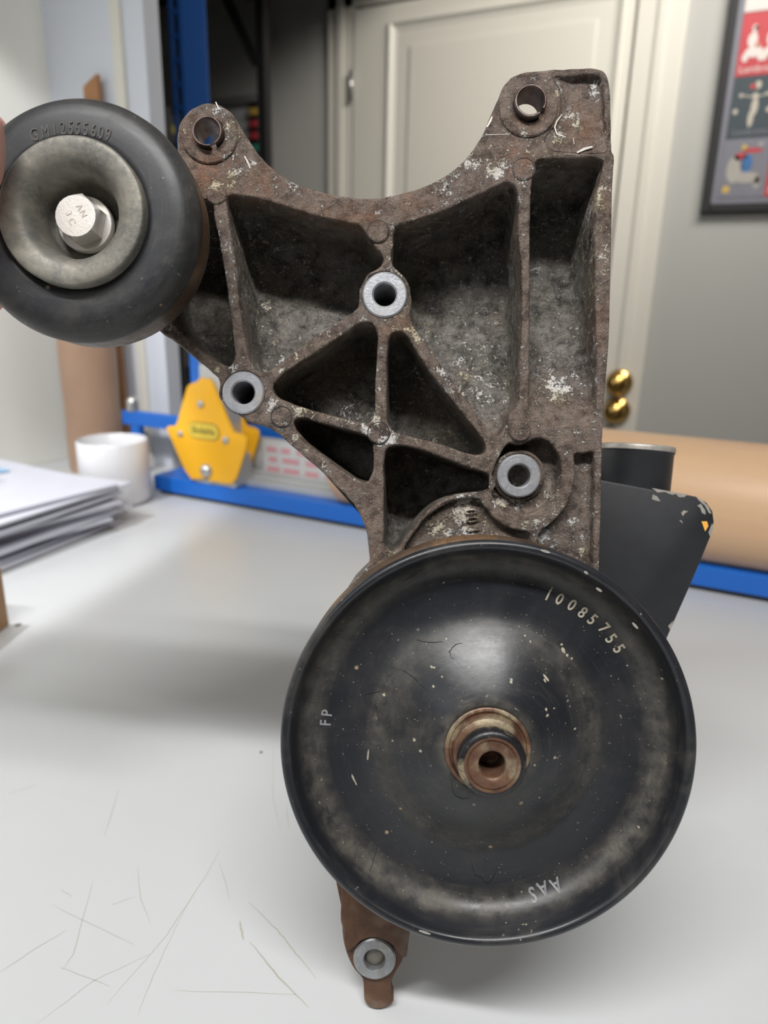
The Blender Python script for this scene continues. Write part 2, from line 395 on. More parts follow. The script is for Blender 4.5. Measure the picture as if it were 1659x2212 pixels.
# ------------------------------------------------------------------ the room
def struct(name, bm, mat):
    o = mesh_obj(name, bm, mat); o['kind'] = 'structure'; return o
WY = 2.20                                    # back wall plane
struct('floor', bx((-3.2, -3.6, -0.05), (3.0, WY + 0.2, 0.0)), M['floor'])
struct('ceiling', bx((-3.2, -3.6, 2.70), (3.0, WY + 0.2, 2.75)), M['wall_cream'])
DX0 = on_y(767, 300, WY).x; DX1 = on_y(1368, 120, WY).x
FX0 = on_y(713, 300, WY).x; FX1 = on_y(1484, 60, WY).x
bm = bmesh.new()
box(bm, (-3.2, WY, 0), (DX0, WY + 0.12, 2.7)); box(bm, (DX1, WY, 0), (3.0, WY + 0.12, 2.7)); box(bm, (DX0, WY, 2.05), (DX1, WY + 0.12, 2.7))
struct('wall_back', bm, M['wall'])
struct('wall_right', bx((3.0, -3.6, 0), (3.1, WY + .12, 2.7)), M['wall'])
struct('wall_front', bx((-3.2, -3.7, 0), (3.1, -3.6, 2.7)), M['wall_cream'])
struct('wall_far_left', bx((-3.3, -3.6, 0), (-3.2, WY + .12, 2.7)), M['wall'])
# the door with its raised panel, casing and lock
door = empty('door_1', (DX0, WY, 0)); tag(door, kind='structure')
def dpart(name, bm, mat, par=None):
    o = mesh_obj(name, bm, mat, par or door)
    for v in o.data.vertices: v.co -= Vector((DX0, WY, 0)) if not par else Vector((0, 0, 0))
    return o
px0 = on_y(838, 200, WY - .02).x; px1 = on_y(1345, 100, WY - .02).x
pz1 = on_y(856, 44, WY - .02).z
dpart('leaf', bx((DX0 + .004, WY - .02, 0.01), (DX1 - .004, WY + .02, 2.04)), M['door'])
def bead(bm, x0, x1, z0, z1, y, wd=0.028, h=0.013):
    """picture-frame moulding round a panel, mitred"""
    prof = [(0, 0), (0.004, h), (0.010, h * .9), (0.018, h * .35), (wd, 0.001)]
    rings = [[bm.verts.new((x, y - d, z)) for x, z in ((x0 + o, z0 + o), (x1 - o, z0 + o), (x1 - o, z1 - o), (x0 + o, z1 - o))] for o, d in prof]
    for a, b in zip(rings, rings[1:]):
        for i in range(4): bm.faces.new((a[i], a[(i + 1) % 4], b[(i + 1) % 4], b[i]))
bm = bmesh.new(); bead(bm, px0, px1, 1.02, pz1, WY - .0195); dpart('panel_bead', bm, M['door_edge'])
bm = bmesh.new(); bead(bm, px0, px1, 0.20, 0.90, WY - .0195); dpart('panel_bead', bm, M['door_edge'])
dpart('raised_panel', bx((px0 + .07, WY - .026, 1.09), (px1 - .07, WY - .019, pz1 - .07), .004), M['door'])
dpart('raised_panel', bx((px0 + .07, WY - .026, .27), (px1 - .07, WY - .019, .83), .004), M['door'])
for i, (a, b) in enumerate(((1338, 826), (1333, 886))):
    p = on_y(a, b, WY - .02)
    bm = bmesh.new()
    T = Matrix.Translation((p.x, p.y, p.z)) @ Matrix.Rotation(PI / 2, 4, 'X')
    lathe(bm, [(0, 0), (.038, 0), (.038, .004), (.033, .009), (.022, .012), (.017, .030), (.020, .036), (.029, .044), (.031, .052), (.027, .062), (.014, .068), (0, .069)], 32, T)
    k = dpart('door_knob' if i == 0 else 'lock_knob', bm, M['brass'])
    k['label'] = 'round polished brass knob'
hz = on_y(765, 190, WY).z
bm = bmesh.new(); cyl(bm, (DX0, WY - .03, hz - .04), (DX0, WY - .03, hz + .04), .007, 12); dpart('hinge', bm, M['steel'])
def casing(name, x0, x1, z0, z1):
    bm = bmesh.new()
    box(bm, (x0, WY - .016, z0), (x1, WY, z1), .003)
    m = (x0 + x1) / 2
    if z1 - z0 > 1: box(bm, (m - .010, WY - .024, z0), (m + .014, WY - .012, z1), .004)
    return struct(name, bm, M['door'])
casing('trim_1', FX0, DX0 - .002, 0, 2.12); casing('trim_2', DX1 + .002, FX1, 0, 2.12)
casing('trim_3', FX0, FX1, 2.05, 2.12)
# bench alcove on the left: side wall and white board wall with a moulding strip
corner = on_z(165, 985); edge = on_z(376, 1008)
LX = corner.x; PY = 0.5 * (corner.y + edge.y) + .01
struct('wall_left', bx((LX - .08, -3.6, 0), (LX, PY + .03, 2.7)), M['wall_cream'])
ex = on_y(340, 500, PY).x
struct('wall_panel', bx((LX - .08, PY, 0), (ex, PY + .035, 2.7)), M['wall_white'])
sx = on_y(268, 250, PY).x
struct('trim_4', bx((sx - .009, PY - .008, 0), (sx + .012, PY + .001, 2.7), .003), M['door_edge'])

# the work bench
TX1 = 1.6
bench = empty('workbench', (0.2, 0.3, 0)); tag(bench, 'long workbench with a scratched grey-white laminate top', 'workbench')
def bpart(name, bm, mat):
    o = mesh_obj(name, bm, mat, bench)
    for v in o.data.vertices: v.co -= Vector((0.2, 0.3, 0))
    return o
bpart('bench_top', bx((LX + .002, -0.30, TABLE - .03), (TX1, PY - .002, TABLE), .002), M['table'])
for lx in (LX + .06, TX1 - .06):
    for ly in (-.24, PY - .08):
        bpart('leg', bx((lx - .025, ly - .025, 0), (lx + .025, ly + .025, TABLE - .0305), .003), M['blue'])
bm = bmesh.new(); NZ = Vector((0, 0, 1))
scr = [(((537, 1947), (600, 2010), (640, 2060), (694, 2125)), .0007), (((518, 1990), (527, 2040)), .0012), (((297, 1870), (303, 1940), (330, 2010)), .0004),
       (((200, 1905), (160, 2060), (130, 2100)), .0004), (((112, 1955), (330, 2060)), .0004), (((0, 2100), (60, 2060), (160, 2000)), .0005),
       (((476, 1836), (440, 1900), (360, 2020), (200, 2205)), .0004), (((255, 1705), (220, 1830)), .0004), (((475, 1865), (500, 1960)), .0004),
       (((540, 2035), (600, 2110), (680, 2190)), .0009), (((590, 1610), (590, 1730), (610, 1810)), .0003), (((130, 2090), (260, 2140)), .0004),
       (((620, 1740), (625, 1800)), .0004), (((20, 1715), (90, 1692)), .0003), (((130, 1922), (160, 1940)), .0005), (((240, 1955), (300, 1935)), .0004),
       (((380, 2140), (690, 2150)), .0003), (((80, 2212), (200, 2120), (350, 2050)), .0003), (((400, 1960), (330, 2110), (290, 2212)), .0003)]
for pts, wd in scr:
    q = [on_z(*p) for p in pts]; full = []
    for a, b in zip(q, q[1:]):
        for k in range(6): full.append(a.lerp(b, k / 6) + Vector((random.uniform(-1, 1), random.uniform(-1, 1), 0)) * .0003)
    strip(bm, full, wd, NZ, 0.00008)
o = bpart('scratch', bm, plain('scratch_brown', (0.42, 0.405, 0.36), 0.6)); o['kind'] = 'stuff'
for (a, b), r in (((39, 1350), .0035), ((564, 1625), .0012), ((1400, 1610), .001)):
    bm = bmesh.new(); p = on_z(a, b); lathe(bm, [(0, .0003), (r * .8, .0003), (r, 0)], 14, Matrix.Translation(p))
    bpart('spot_stain', bm, M['gap'])

# ------------------------------------------------------------------ engine bracket assembly frame
D0 = 0.315
za = Vector((-0.029, -0.054, 1.0)).normalized()
xa = (Vector((1, 0, 0)) - za * za.x).normalized(); ya = za.cross(xa)
def plane_hit(px, py, z):
    d = Vector(((px - CX) / F, -(py - CY) / F, -1.0))
    return d * ((z + Vector((0, 0, -D0)).dot(za)) / d.dot(za))
BASE_C = plane_hit(818, 2175, 0.0)
def P(px, py, z=0.0):
    """photograph point on the casting-parallel plane at height z -> local coordinates of the assembly"""
    q = plane_hit(px, py, z) - BASE_C
    return Vector((q.dot(xa), q.dot(ya), q.dot(za)))
def PR(px, py, rpx, z):
    return rpx * -plane_hit(px, py, z).z / F
M['cast'] = cast_material()
A = empty('engine_accessory_bracket')
A.matrix_world = Matrix.Translation(CAM) @ RW.to_4x4() @ (Matrix.Translation(BASE_C) @ Matrix((xa, ya, za)).transposed().to_4x4())
tag(A, 'rusty cast engine bracket with black pulleys standing on the bench', 'engine part')
print('bracket base world z (table %.3f):' % TABLE, A.matrix_world.translation)
def ap(name, bm, mat, parent=None, smooth=None):
    return mesh_obj(name, bm, mat, parent or A, smooth)

# casting -----------------------------------------------------------
OUT = [(382, 330), (382, 290), (392, 258), (412, 235), (440, 223), (470, 224), (497, 240), (515, 265), (535, 298), (557, 330), (585, 360), (625, 388), (675, 408),
       (735, 422), (795, 428), (855, 420), (915, 402), (970, 373), (1015, 332), (1045, 285), (1060, 250), (1076, 212), (1092, 178), (1116, 160), (1160, 152), (1235, 147),
       (1288, 146), (1305, 153), (1315, 170), (1319, 200), (1321, 260), (1323, 325), (1328, 335), (1327, 350), (1325, 380), (1321, 560), (1316, 740), (1307, 860), (1302, 960), (1299, 1100),
       (1296, 1230), (1292, 1420), (1240, 1500), (1050, 1540), (860, 1480), (760, 1380), (740, 1290), (795, 1222), (798, 1190), (793, 1155), (782, 1122), (768, 1095), (750, 1073), (723, 1046), (697, 1021), (647, 978),
       (592, 931), (565, 918), (535, 910), (505, 888), (483, 870), (472, 855), (472, 821), (456, 802), (421, 774), (376, 737), (345, 716), (318, 690), (300, 640), (312, 560), (345, 470), (375, 400)]
CELLS = {   # contour, centre, depth function of (px, py)
 'left': ([(455, 433), (462, 470), (470, 505), (480, 560), (492, 640), (499, 700), (505, 750), (504, 778), (496, 790), (482, 788), (456, 772), (425, 748), (395, 716), (370, 690), (352, 650), (350, 590), (362, 520), (395, 450), (430, 432)], (430, 620), lambda x, y: .038),
 'A': ([(492, 424), (520, 423), (555, 428), (620, 447), (685, 467), (750, 481), (778, 489), (793, 508), (808, 530), (822, 546), (829, 560), (818, 577), (795, 592), (779, 617), (775, 645), (772, 663), (724, 698), (675, 731), (628, 766), (590, 794), (570, 804), (550, 797), (538, 770), (531, 740), (521, 680), (511, 600), (501, 520), (492, 460)], (650, 600), lambda x, y: .038 - .012 * min(1, max(0, (y - 620) / 170))),
 'B': ([(855, 490), (891, 477), (932, 464), (982, 445), (1033, 421), (1062, 407), (1092, 394), (1110, 399), (1119, 420), (1119, 500), (1126, 570), (1127, 700), (1122, 800), (1116, 878), (1100, 898), (1090, 925), (1076, 941), (1060, 933), (1033, 900), (982, 829), (932, 758), (893, 703), (887, 680), (889, 650), (883, 612), (866, 588), (850, 575), (845, 560), (848, 535), (850, 508)], (1010, 660), lambda x, y: .040 - .028 * min(1, max(0, (y - 620) / 320))),
 'C': ([(1160, 346), (1230, 343), (1290, 341), (1303, 348), (1300, 372), (1290, 420), (1285, 520), (1287, 640), (1288, 760), (1288, 860), (1286, 900), (1278, 910), (1240, 914), (1190, 919), (1165, 921), (1150, 910), (1143, 890), (1144, 800), (1145, 700), (1145, 560), (1147, 430), (1150, 385), (1156, 362)], (1215, 620), lambda x, y: .040 - .037 * min(1, max(0, (y - 560) / 330))),
 'T1': ([(600, 818), (640, 790), (700, 750), (755, 712), (780, 698), (803, 699), (814, 714), (813, 780), (810, 850), (808, 897), (796, 913), (765, 909), (709, 895), (650, 878), (618, 866), (595, 854), (588, 838)], (740, 820), lambda x, y: .036),
 'T2': ([(839, 740), (846, 722), (861, 716), (877, 724), (905, 768), (932, 808), (982, 872), (1038, 943), (1050, 965), (1044, 980), (1023, 982), (969, 965), (908, 947), (862, 937), (844, 926), (837, 905), (836, 835)], (900, 860), lambda x, y: .036),
 'T3': ([(634, 916), (640, 905), (660, 904), (705, 917), (759, 932), (793, 941), (804, 952), (806, 980), (804, 1022), (793, 1040), (772, 1037), (741, 1017), (687, 976), (650, 944)], (745, 970), lambda x, y: .036),
 'T4': ([(832, 980), (842, 964), (875, 963), (949, 986), (1016, 1012), (1052, 1023), (1062, 1035), (1062, 1050), (1050, 1060), (1016, 1065), (969, 1075), (935, 1092), (905, 1124), (878, 1159), (860, 1185), (845, 1193), (832, 1180), (830, 1140), (830, 1050)], (900, 1050), lambda x, y: .036),
 'ringpocket': ([(1100, 957), (1120, 961), (1145, 952), (1167, 947), (1188, 957), (1206, 980), (1214, 1012), (1209, 1045), (1188, 1083), (1155, 1105), (1115, 1112), (1082, 1100), (1066, 1075), (1062, 1045), (1068, 1010), (1082, 980)], (1124, 1028), lambda x, y: .011 if y < 1030 else .011 - .007 * min(1, (y - 1030) / 60)),
 'lugpocket': ([(1196, 169), (1240, 165), (1282, 161), (1297, 166), (1303, 182), (1307, 240), (1310, 300), (1311, 326), (1290, 330), (1230, 328), (1190, 322), (1178, 300), (1205, 265), (1213, 225), (1208, 190)], (1255, 245), lambda x, y: .0001 + .0032 * min(1, max(0, (x - 1190) / 50)) * min(1, max(0, (335 - y) / 90))),
 'sidepocket': ([(1243, 982), (1262, 979), (1281, 977), (1284, 985), (1283, 1100), (1281, 1230), (1275, 1400), (1200, 1420), (1170, 1380), (1163, 1250), (1160, 1185), (1165, 1152), (1195, 1127), (1228, 1087), (1241, 1040), (1243, 1005)], (1225, 1200), lambda x, y: .006),
 'plateau': ([(1036, 1080), (1046, 1095), (1062, 1115), (1090, 1136), (1120, 1147), (1143, 1152), (1148, 1180), (1140, 1300), (1050, 1350), (900, 1320), (868, 1240), (876, 1180), (895, 1152), (920, 1120), (945, 1100), (975, 1084), (1015, 1075)], (1000, 1200), lambda x, y: .0045),
}
HOLES = [(447, 282, 33, 0), (1147, 216, 35, 0), (831, 636, 49.5, 0), (525, 848, 46.5, 0)]
def zback(py):
    t = min(1, max(0, (py - 330) / 90)); t = t * t * (3 - 2 * t)
    return -0.0105 - 0.0355 * t
def ccw(pts):
    n = len(pts); a = sum(pts[i][0] * pts[(i + 1) % n][1] - pts[(i + 1) % n][0] * pts[i][1] for i in range(n))
    return pts if a > 0 else pts[::-1]
cast_bm = bmesh.new()
BV = [(0.0012, 0.0), (0.0006, -0.00015), (0.0002, -0.0006), (0.0, -0.0014)]
def px_of(x, y, z=0.0):
    q = BASE_C + xa * x + ya * y + za * z
    return CX + F * q.x / -q.z, CY - F * q.y / -q.z
def jit(co, k=.00035, sc=260):
    return k * noise.noise(Vector((co[0] * sc, co[1] * sc, co[2] * sc if len(co) > 2 else 0)))
def side(a, b, sm=True):
    n = len(a)
    for i in range(n):
        j = (i + 1) % n
        f = cast_bm.faces.new((a[i], a[j], b[j], b[i])); f.smooth = sm
front_loops = []
outc = ccw([tuple(P(x, y)[:2]) for x, y in spline(OUT, 4)])
rings = []
for o, z in BV: rings.append([cast_bm.verts.new((x + jit((x, y)), y + jit((y, x)), z)) for x, y in offset(outc, -o)])
front_loops.append(rings[0])
zb = [zback(px_of(x, y)[1]) for x, y in outc]
for fr, of in ((.35, -.0003), (.97, -.0008), (1.0, -.0016)):
    rings.append([cast_bm.verts.new((x, y, z * fr)) for (x, y), z in zip(offset(outc, of), zb)])
for a, b in zip(rings, rings[1:]): side(a, b)
back_loops = [rings[-1]]
for name, (pts, cen, dep) in CELLS.items():
    sp = spline(pts, 4)
    loc = ccw([tuple(P(x, y)[:2]) for x, y in sp])
    c = P(*cen); shallow = name in ('lugpocket', 'sidepocket', 'plateau', 'ringpocket')
    rings = []
    for o, z in BV:
        rings.append([cast_bm.verts.new((x + jit((x, y)), y + jit((y, x)), z)) for x, y in offset(loc, o)])
    front_loops.append(rings[0])
    sched = [(1.0, .35, 0), (.985, .65, 0), (.97, .86, 0), (.94, .965, 0), (.89, 1.0, 0), (.78, 1.01, 1), (.62, 1.01, 1), (.45, 1.01, 1), (.28, 1.01, 1), (.12, 1.01, 1)]
    if shallow: sched = [(.995, .6, 0), (.985, .9, 0), (.965, 1.0, 0), (.85, 1.0, 1), (.7, 1.0, 1), (.5, 1.0, 1), (.3, 1, 1), (.12, 1, 1)]
    if name == 'C': sched = [(1.0, .35, 0), (.97, .62, 0), (.93, .84, 0), (.87, .965, 0), (.80, 1.0, 0), (.62, 1.01, 1), (.45, 1.01, 1), (.28, 1.01, 1), (.12, 1.01, 1)]
    for s, t, fl in sched:
        rg = []
        for x, y in loc:
            X = c.x + (x - c.x) * s; Y = c.y + (y - c.y) * s
            ppx, ppy = px_of(X, Y)
            z = -dep(ppx, ppy) * t
            if t < .9 and not shallow and z > -0.0016: z = -0.0016 - .001 * t
            z += fl * .0007 * noise.noise(Vector((X * 90, Y * 90, 3)))
            rg.append(cast_bm.verts.new((X, Y, z)))
        rings.append(rg)
    for a, b in zip(rings, rings[1:]): side(a, b)
    cv = cast_bm.verts.new((c.x, c.y, -dep(*cen) * 1.01))
    for i in range(len(rg)):
        f = cast_bm.faces.new((rg[i], rg[(i + 1) % len(rg)], cv)); f.smooth = True
for hx, hy, hr, _ in HOLES:
    c = P(hx, hy); r = PR(hx, hy, hr, 0)
    circ = [(c.x + r * math.cos(2 * PI * k / 48), c.y + r * math.sin(2 * PI * k / 48)) for k in range(48)]
    a = [cast_bm.verts.new((x, y, 0)) for x, y in offset(circ, .0004)]
    b = [cast_bm.verts.new((x, y, -.0005)) for x, y in circ]
    d = [cast_bm.verts.new((x, y, zback(hy) - (0.0 if hy > 300 else 0))) for x, y in circ]
    side(a, b); side(b, d); front_loops.append(a); back_loops.append(d)
INNER = [(400, 432), (470, 414), (560, 414), (690, 446), (815, 478), (950, 436), (1100, 378), (1145, 340), (1310, 336), (1312, 600), (1298, 900), (1285, 1390), (1050, 1500), (860, 1440), (790, 1250), (778, 1140), (620, 960), (530, 905), (478, 862), (350, 700), (330, 640), (345, 540)]
inn = [cast_bm.verts.new((p.x, p.y, -.046)) for p in (P(x, y) for x, y in INNER)]
for loops in (front_loops, [back_loops[0], inn] + back_loops[1:3], [inn] + back_loops[3:5]):
    flat = [v for l in loops for v in l]
    for t in tessellate_polygon([[v.co for v in l] for l in loops]):
        try: f = cast_bm.faces.new([flat[i] for i in t]); f.smooth = False
        except ValueError: pass
casting = ap('casting', cast_bm, M['cast'])

def disc_ring(name, px, py, ro, ri, z0, z1, mat, parent=None, bev=.0005, seg=48, z=0.0, cut=None):
    c = P(px, py, z1); Ro = PR(px, py, ro, z1); Ri = PR(px, py, ri, z1) if ri else 0
    T = Matrix.Translation((c.x, c.y, 0)); bm = bmesh.new()
    if ri: prof = [(Ri, z0), (Ri, z1 - bev), (Ri + bev, z1), (Ro - bev, z1), (Ro, z1 - bev), (Ro, z0)]
    else: prof = [(0, z1), (Ro - bev, z1), (Ro, z1 - bev), (Ro, z0), (0, z0)]
    if cut is None: lathe(bm, prof, seg, T, closed=bool(ri))
    else:
        a0, gap = cut; n = 44
        rg = []
        for k in range(n + 1):
            a = a0 + gap / 2 + (2 * PI - gap) * k / n
            rg.append([bm.verts.new((c.x + r * math.cos(a), c.y + r * math.sin(a), zz)) for r, zz in prof])
        m = len(prof)
        for a, b in zip(rg, rg[1:]):
            for i in range(m): bm.faces.new((a[i], a[(i + 1) % m], b[(i + 1) % m], b[i]))
        bm.faces.new(rg[0]); bm.faces.new(rg[-1])
    o = ap(name, bm, mat, parent); autosmooth(o, 40); return o
# boss faces round the split sleeves, moulded pads of the ejector pins, machined bushings
disc_ring('boss_face', 452, 289, 62, 33, -.001, .0011, M['cast'])
disc_ring('boss_face', 1142, 229, 64, 34, -.001, .0011, M['cast'])
for a, b, r, zt, dp in ((467, 417, 22.5, .0004, -.02), (817, 500, 23, .0006, -.02), (1132, 365, 23, .0005, -.02), (608, 901, 21.5, .0004, -.004), (818, 936, 22.5, .0007, -.02), (1124, 931, 22.5, .0010, -.012)):
    disc_ring('ejector_pad', a, b, r, 0, dp, zt + .0004, M['cast'], bev=.0005)
for a, b, r in ((817, 500, 24.8), (1132, 365, 24.8), (608, 901, 23.6), (818, 936, 24.6)):
    disc_ring('pad_groove', a, b, r, r - 1.8, -.0010, .00012, M['crack'], bev=.00001)
disc_ring('pad_collar', 1120, 930, 31, 22, -.012, -.0004, M['cast'], bev=.0008)
for a, b, r, zt in ((831, 636, 49, .0010), (525, 848, 46, .0010), (1122, 1028, 47, .0016)):
    o = disc_ring('bushing', a, b, r, 24.4, -.040 if a != 1122 else -.030, zt, M['silver'], bev=.0007)
    o['label'] = 'bright machined round bushing'
disc_ring('bushing_step', 1122, 1028, 56, 46, -.011, -.0035, M['cast'], bev=.001)
bore_m = plain('dark_grey_bore', (0.05, 0.045, 0.04), .6)
for a, b in ((831, 636), (525, 848), (1122, 1028)):
    bm = bmesh.new(); c = P(a, b); lathe(bm, [(0, 0), (.006, 0), (.006, -.001), (0, -.001)], 20, Matrix.Translation((c.x, c.y, -.030))); ap('bore_floor', bm, bore_m)
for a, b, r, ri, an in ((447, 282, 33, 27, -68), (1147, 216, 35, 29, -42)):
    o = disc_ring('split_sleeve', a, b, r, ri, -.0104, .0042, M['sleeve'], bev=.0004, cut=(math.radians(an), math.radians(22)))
# cast number on the low plateau
bm = bmesh.new()
for ch, (a, b) in zip('003', ((1015.6, 1105), (1018.6, 1122), (1020.5, 1143))):
    p = P(a, b, -.0042)
    text_bm(bm, ch, .0083, Matrix.Translation((p.x, p.y, -.0041)) @ Matrix.Rotation(math.radians(-86), 4, 'Z') @ Matrix.Diagonal((.66, 1, 1, 1)), .0008)
ap('cast_number', bm, M['cast'], casting)
# bright scratches on the face
bm = bmesh.new()
for pts, wd in ((((528, 337), (535, 350), (541, 364)), .0007), (((1214, 247), (1203, 262), (1198, 275), (1203, 290), (1222, 296)), .0006), (((1246, 330), (1262, 322), (1280, 317)), .0011), (((1240, 312), (1238, 298)), .0003),
                (((1052, 275), (1059, 262), (1063, 252)), .0008), (((1049, 292), (1100, 290)), .00025), (((1302, 532), (1311, 528), (1306, 540), (1316, 545)), .0005), (((1304, 556), (1314, 562), (1306, 568)), .0004),
                (((468, 224), (475, 240)), .0006), (((672, 905), (679, 896)), .0005), (((745, 884), (752, 878)), .0004)):
    strip(bm, [P(*p) for p in pts], wd, Vector((0, 0, 1)), .0015 if pts[0][0] == 468 else .0002)
o = ap('bright_scratch', bm, M['chip'], casting); o['kind'] = 'stuff'

# idler pulley -----------------------------------------------------
ZP = 0.045
def sub_empty(name, px, py, z):
    """part whose own origin lies on the pulley axis"""
    return Matrix.Translation(P(px, py, z))
ic = P(158, 464, ZP); Ri = PR(158, 464, 264, ZP)
bm = bmesh.new()
lathe(bm, [(Ri * .60, .000), (Ri * .66, .0002), (Ri * .80, 0), (Ri * .88, -.0006), (Ri * .94, -.0022), (Ri * .98, -.005), (Ri, -.009), (Ri * .998, -.011), (Ri * .97, -.0112), (Ri * .6, -.0112)], 128, None, closed=True)
idler = ap('idler_pulley', bm, M['black_idler']); idler.location = ic; idler['label'] = 'black smooth-faced idler pulley at the upper left'
bm = bmesh.new()
lathe(bm, [(Ri * .5, -.0105), (Ri * .985, -.0105), (Ri * .985, -.024), (Ri * .975, -.0255), (Ri * .95, -.0255), (Ri * .93, -.020), (Ri * .5, -.020)], 128)
b_ = ap('barrel', bm, M['barrel'], idler); autosmooth(b_, 40)
rr = .0275
bm = bmesh.new()
lathe(bm, [(rr, -.002), (rr, .0040), (rr - .0005, .0047), (rr * .97, .0049), (rr * .90, .0049), (rr * .80, .0048), (rr * .72, .0042), (rr * .66, .0030), (rr * .61, .0010), (rr * .575, -.0018), (rr * .55, -.005), (rr * .535, -.009), (rr * .52, -.0125), (0, -.0127)], 96)
h_ = ap('dished_hub', bm, M['zinc'], idler); h_['label'] = 'dished grey zinc hub'
hc = P(152, 455, ZP + .0045) - ic; h_.location = (hc.x, hc.y, 0)
wc = P(183, 483, ZP - .0085) - ic
bm = bmesh.new(); lathe(bm, [(0, 0), (.0104, 0), (.0107, -.0005), (.0107, -.003), (0, -.003)], 48)
w_ = ap('washer_flange', bm, M['bolt'], idler); w_.location = (wc.x, wc.y, -.0085); autosmooth(w_)
bm = bmesh.new()
hexr = .0092; rg = []
for r, z in ((1, -.0085), (1, -.0022), (.93, -.0010)):
    if r < 1:
        rg.append([bm.verts.new((.84 * hexr * math.cos(math.radians(79 + 15 * k)), .84 * hexr * math.sin(math.radians(79 + 15 * k)), z)) for k in range(24)])
    else:
        row = []
        for k in range(24):
            a = math.radians(79 + 15 * k); c0 = math.radians(79 + 60 * (k // 4)); c1 = c0 + PI / 3; t = (k % 4) / 4
            row.append(bm.verts.new((hexr * (math.cos(c0) * (1 - t) + math.cos(c1) * t), hexr * (math.sin(c0) * (1 - t) + math.sin(c1) * t), z + (-.0011 * (1 - abs(2 * t - 1)) * 0 if z < -.005 else -.0010 * abs(2 * t - 1)))))
        rg.append(row)
for a, b in zip(rg, rg[1:]):
    for k in range(24): bm.faces.new((a[k], a[(k + 1) % 24], b[(k + 1) % 24], b[k]))
bm.faces.new(rg[-1])
bh = P(157, 460, ZP - .001) - ic
bolt = ap('hex_bolt', bm, M['bolt'], idler); bolt.location = (bh.x + .001, bh.y - .001, 0); autosmooth(bolt, 25); bolt['label'] = 'pale hex bolt head'
bm = bmesh.new()
for ch, dx, dy, an in (('A', .0016, .0030, -62), ('N', .0030, .0006, -66), ('3', -.0026, .0008, -70), ('C', -.0014, -.0022, -70)):
    text_bm(bm, ch, .0034, Matrix.Translation((bolt.location.x + dx, bolt.location.y + dy, -.00095)) @ Matrix.Rotation(math.radians(an), 4, 'Z'), .00008)
ap('bolt_marks', bm, plain('bolt_mark_tan', (0.50, 0.42, 0.36), .6), idler)
bm = bmesh.new()
for ch, (a, b) in zip('GM12555609', ((75, 293), (99, 286), (119, 281), (137, 279), (154, 278.5), (169, 279), (186, 281), (203, 284), (219, 288), (234, 293))):
    p = P(a, b, ZP) - ic
    text_bm(bm, ch, .0068, Matrix.Translation((p.x, p.y, .0002)) @ Matrix.Rotation(math.atan2(p.y, p.x - 0) * .45 - PI / 2 * .45, 4, 'Z') @ Matrix.Diagonal((.62, 1, 1, 1)), .00025)
ap('embossed_number', bm, M['emboss'], idler)
bm = bmesh.new(); cyl(bm, (ic.x, ic.y, ZP - .022), (ic.x, ic.y, -.03), .018, 40)
ap('idler_post', bm, M['cast'])

# power steering pump pulley -------------------------------------------------
pc = P(1052, 1614.5, ZP); RP = .0803
k = .0803 / .0788
bm = bmesh.new()
prof = [(.0785, -.027), (.0785, -.0255), (.076, -.024), (.0745, -.0225), (.0765, -.021), (.0765, -.0195), (.0745, -.018), (.0765, -.0165), (.0765, -.015), (.0745, -.0135), (.0765, -.012), (.0765, -.0105), (.0745, -.009), (.0765, -.0075), (.0765, -.006), (.0760, -.0052), (.0775, -.0045),
        (.0784, -.0034), (.0788, -.0018), (.0784, -.0004), (.0774, .0004), (.0762, .0004), (.0751, -.0004), (.0745, -.002), (.0738, -.0050), (.0725, -.0085), (.0705, -.0115), (.0680, -.0135), (.065, -.0145), (.060, -.0148), (.054, -.0146), (.0495, -.0140), (.0465, -.0131), (.043, -.0115),
        (.038, -.0088), (.033, -.0058), (.028, -.0030), (.023, -.0004), (.0192, .0014), (.0172, .0020), (.0160, .0020), (.0160, -.001), (.014, -.001)]
belt = prof[:15]; prof_front = prof[14:]
lathe(bm, [(r * k, z) for r, z in prof_front], 192)
lathe(bm, [(r * k, z) for r, z in ((.0755, -.0268), (.068, -.0170), (.04, -.0150), (.020, -.004), (.0170, -.004))], 96)
pul = ap('pump_pulley', bm, M['black']); pul.location = pc; pul['label'] = 'large dished black pulley, part number stamped on its rim'
bm = bmesh.new(); lathe(bm, [(r * k, z) for r, z in belt], 192)
ap('belt_grooves', bm, M['barrel'], pul)
hbm = bmesh.new()
# hub rings stepped towards the viewer
lathe(hbm, [(.0164, 0.00000), (.0164, 0.00232), (.0158, 0.00282), (.0150, 0.00282), (.0146, 0.00216), (.0138, 0.00199), (.0134, 0.00332), (.0134, 0.00622), (.0122, 0.00730), (.0116, 0.00830), (.0116, 0.01079)], 72)
hub = ap('hub_collar', hbm, M['hub'], pul)
hbm = bmesh.new()
lathe(hbm, [(.0118, 0.01038), (.0124, 0.01120), (.0127, 0.01245), (.0127, 0.01494), (.0123, 0.01627), (.0113, 0.01693), (.0103, 0.01701)], 72)
ap('hub_lip', hbm, worn_metal('chipped_black_hub', (0.012, 0.012, 0.014), (0.020, 0.020, 0.022), (0.25, 0.20, 0.13), (0.2, 0.4), 0.1, 170, 1.0), pul)
hbm = bmesh.new()
lathe(hbm, [(.0105, 0.01693), (.0098, 0.01701), (.0093, 0.01701), (.0092, 0.01643), (.0088, 0.01643), (.0087, 0.01693), (.0082, 0.01693), (.0056, 0.01677), (.0050, 0.01627), (.0048, 0.01535), (.0047, 0.00332), (0, .004)], 72)
ap('shaft_end', hbm, M['hub'], pul)
for n_ in ('hub_collar', 'hub_lip', 'shaft_end'): autosmooth(bpy.data.objects[n_], 40)
ZA = -.0145
